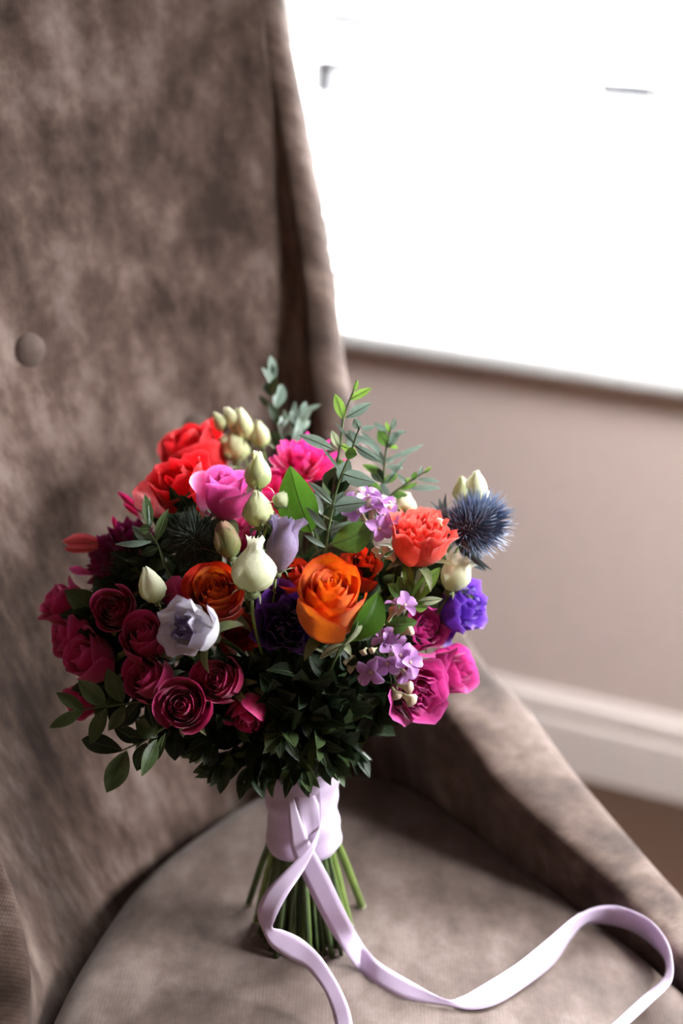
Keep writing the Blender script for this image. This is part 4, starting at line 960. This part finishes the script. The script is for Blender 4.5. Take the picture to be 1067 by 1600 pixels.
# ------------------------------------------------------------------ ribbon
rb = thing('satin_ribbon', 'lilac satin ribbon wrapped round the stems with two long trailing tails', 'ribbon', WRAPC)
nu, nv = 72, 22
V = []
for j in range(nv):
    v = j / (nv - 1)
    for i in range(nu):
        q = 2 * math.pi * i / nu
        c_, s_ = math.cos(q), math.sin(q)                 # c_ right, s_ away from the camera
        topz = .0385 + .0075 * max(0, c_) ** 2 * (1 if c_ > 0 else 0) - .004 * max(0, -s_) + .002 * math.sin(3 * q)
        botz = -.0330 + .0015 * math.sin(2 * q + 1)
        z = botz + (topz - botz) * v
        R = .0282 + .0018 * (2 * abs(v - .45)) ** 2 + .0012 * (v > .9) 
        R += .0009 * math.sin(q * 5 + v * 3) + .0007 * math.sin(v * 26 + 1.5 * math.sin(q + .5)) + .0009 * math.sin(v * 11 + q * 2)
        V.append(WRAPC + AX * z + fx * (R * c_) + fy * (R * .92 * s_))
o = build('wrap', V, grid_faces(nu, nv, True), MAT['satin'], rb)
m = o.modifiers.new('thickness', 'SOLIDIFY'); m.thickness = .0008

def strip(name, E1, E2, n=90, nw=5, crown=.0):
    a, b = cr(E1, n), cr(E2, n); V = []
    for i in range(n):
        for k in range(nw):
            t = k / (nw - 1); V.append(a[i] * (1 - t) + b[i] * t)
    o = build(name, V, grid_faces(nw, n), MAT['satin'], rb)
    m = o.modifiers.new('thickness', 'SOLIDIFY'); m.thickness = .0005
    return o
ZA, SA = (330, 1100), 3.5567
ZB, SB = (560, 950), 2.1045
def pa(x, y, d): return at(*zpx(x, y, *ZA, SA), d)
def pb(x, y, z): return onz(*zpx(x, y, *ZB, SB), z)
sz = SEATZ + .001
L1 = [pa(428, 500, 1.088), pa(430, 560, 1.086), pa(436, 720, 1.081), pa(452, 830, 1.079), pa(530, 1010, 1.080), pa(600, 1150, 1.086), pa(680, 1290, 1.096),
      pb(0, 1190, sz), pb(60, 1240, sz), pb(150, 1285, sz), pb(290, 1308, sz), pb(370, 1322, sz), pb(450, 1306, sz), pb(540, 1252, sz), pb(640, 1172, sz), pb(700, 1085, sz), pb(745, 1042, sz), pb(820, 1040, sz), pb(900, 1062, sz), pb(960, 1102, sz), pb(1008, 1162, sz), pb(1000, 1222, sz), pb(930, 1282, sz), pb(830, 1372, sz), pb(740, 1440, sz)]
L2 = [pa(452, 480, 1.088), pa(470, 560, 1.086), pa(520, 700, 1.081), pa(560, 790, 1.079), pa(650, 950, 1.080), pa(725, 1110, 1.086), pa(790, 1240, 1.096),
      pb(0, 1085, sz + .012), pb(60, 1158, sz + .010), pb(150, 1215, sz + .008), pb(280, 1284, sz + .004), pb(335, 1280, sz + .003), pb(400, 1245, sz + .006), pb(520, 1170, sz + .010), pb(620, 1090, sz + .014), pb(715, 1012, sz + .018), pb(800, 980, sz + .02), pb(880, 988, sz + .02), pb(962, 1030, sz + .02), pb(1012, 1090, sz + .02), pb(1032, 1150, sz + .02), pb(1030, 1230, sz + .018), pb(962, 1302, sz + .014), pb(872, 1385, sz + .010), pb(790, 1450, sz + .008)]
strip('tail', L1, L2, 130)
M1 = [pa(560, 470, 1.0895), pa(596, 600, 1.088), pa(594, 690, 1.083), pa(545, 790, 1.068), pa(460, 880, 1.060), pa(320, 1020, 1.052), pa(265, 1110, 1.048), pa(258, 1180, 1.047), pa(290, 1270, 1.047), pa(335, 1352, 1.047), pa(420, 1410, 1.045), pa(520, 1462, 1.045), pa(590, 1540, 1.043), pa(640, 1620, 1.040), pa(680, 1740, 1.034), pa(700, 1880, 1.020)]
M2 = [pa(610, 460, 1.0895), pa(612, 600, 1.088), pa(606, 690, 1.083), pa(578, 800, 1.068), pa(512, 930, 1.058), pa(432, 1050, 1.046), pa(384, 1135, 1.042), pa(352, 1205, 1.043), pa(344, 1243, 1.046), pa(402, 1256, 1.050), pa(500, 1302, 1.050), pa(590, 1382, 1.046), pa(652, 1465, 1.045), pa(720, 1580, 1.042), pa(772, 1710, 1.034), pa(800, 1860, 1.020)]
strip('tail', M1, M2, 110)
# the loop at the knot
K1 = [pa(452, 500, 1.0895), pa(470, 460, 1.0885), pa(520, 450, 1.088), pa(560, 475, 1.088), pa(600, 560, 1.088)]
K2 = [pa(540, 760, 1.079), pa(540, 740, 1.0815), pa(556, 730, 1.083), pa(575, 715, 1.083), pa(603, 690, 1.083)]
strip('loop', K1, K2, 30)

for o in bpy.data.objects:
    if '_o' in o: del o['_o']
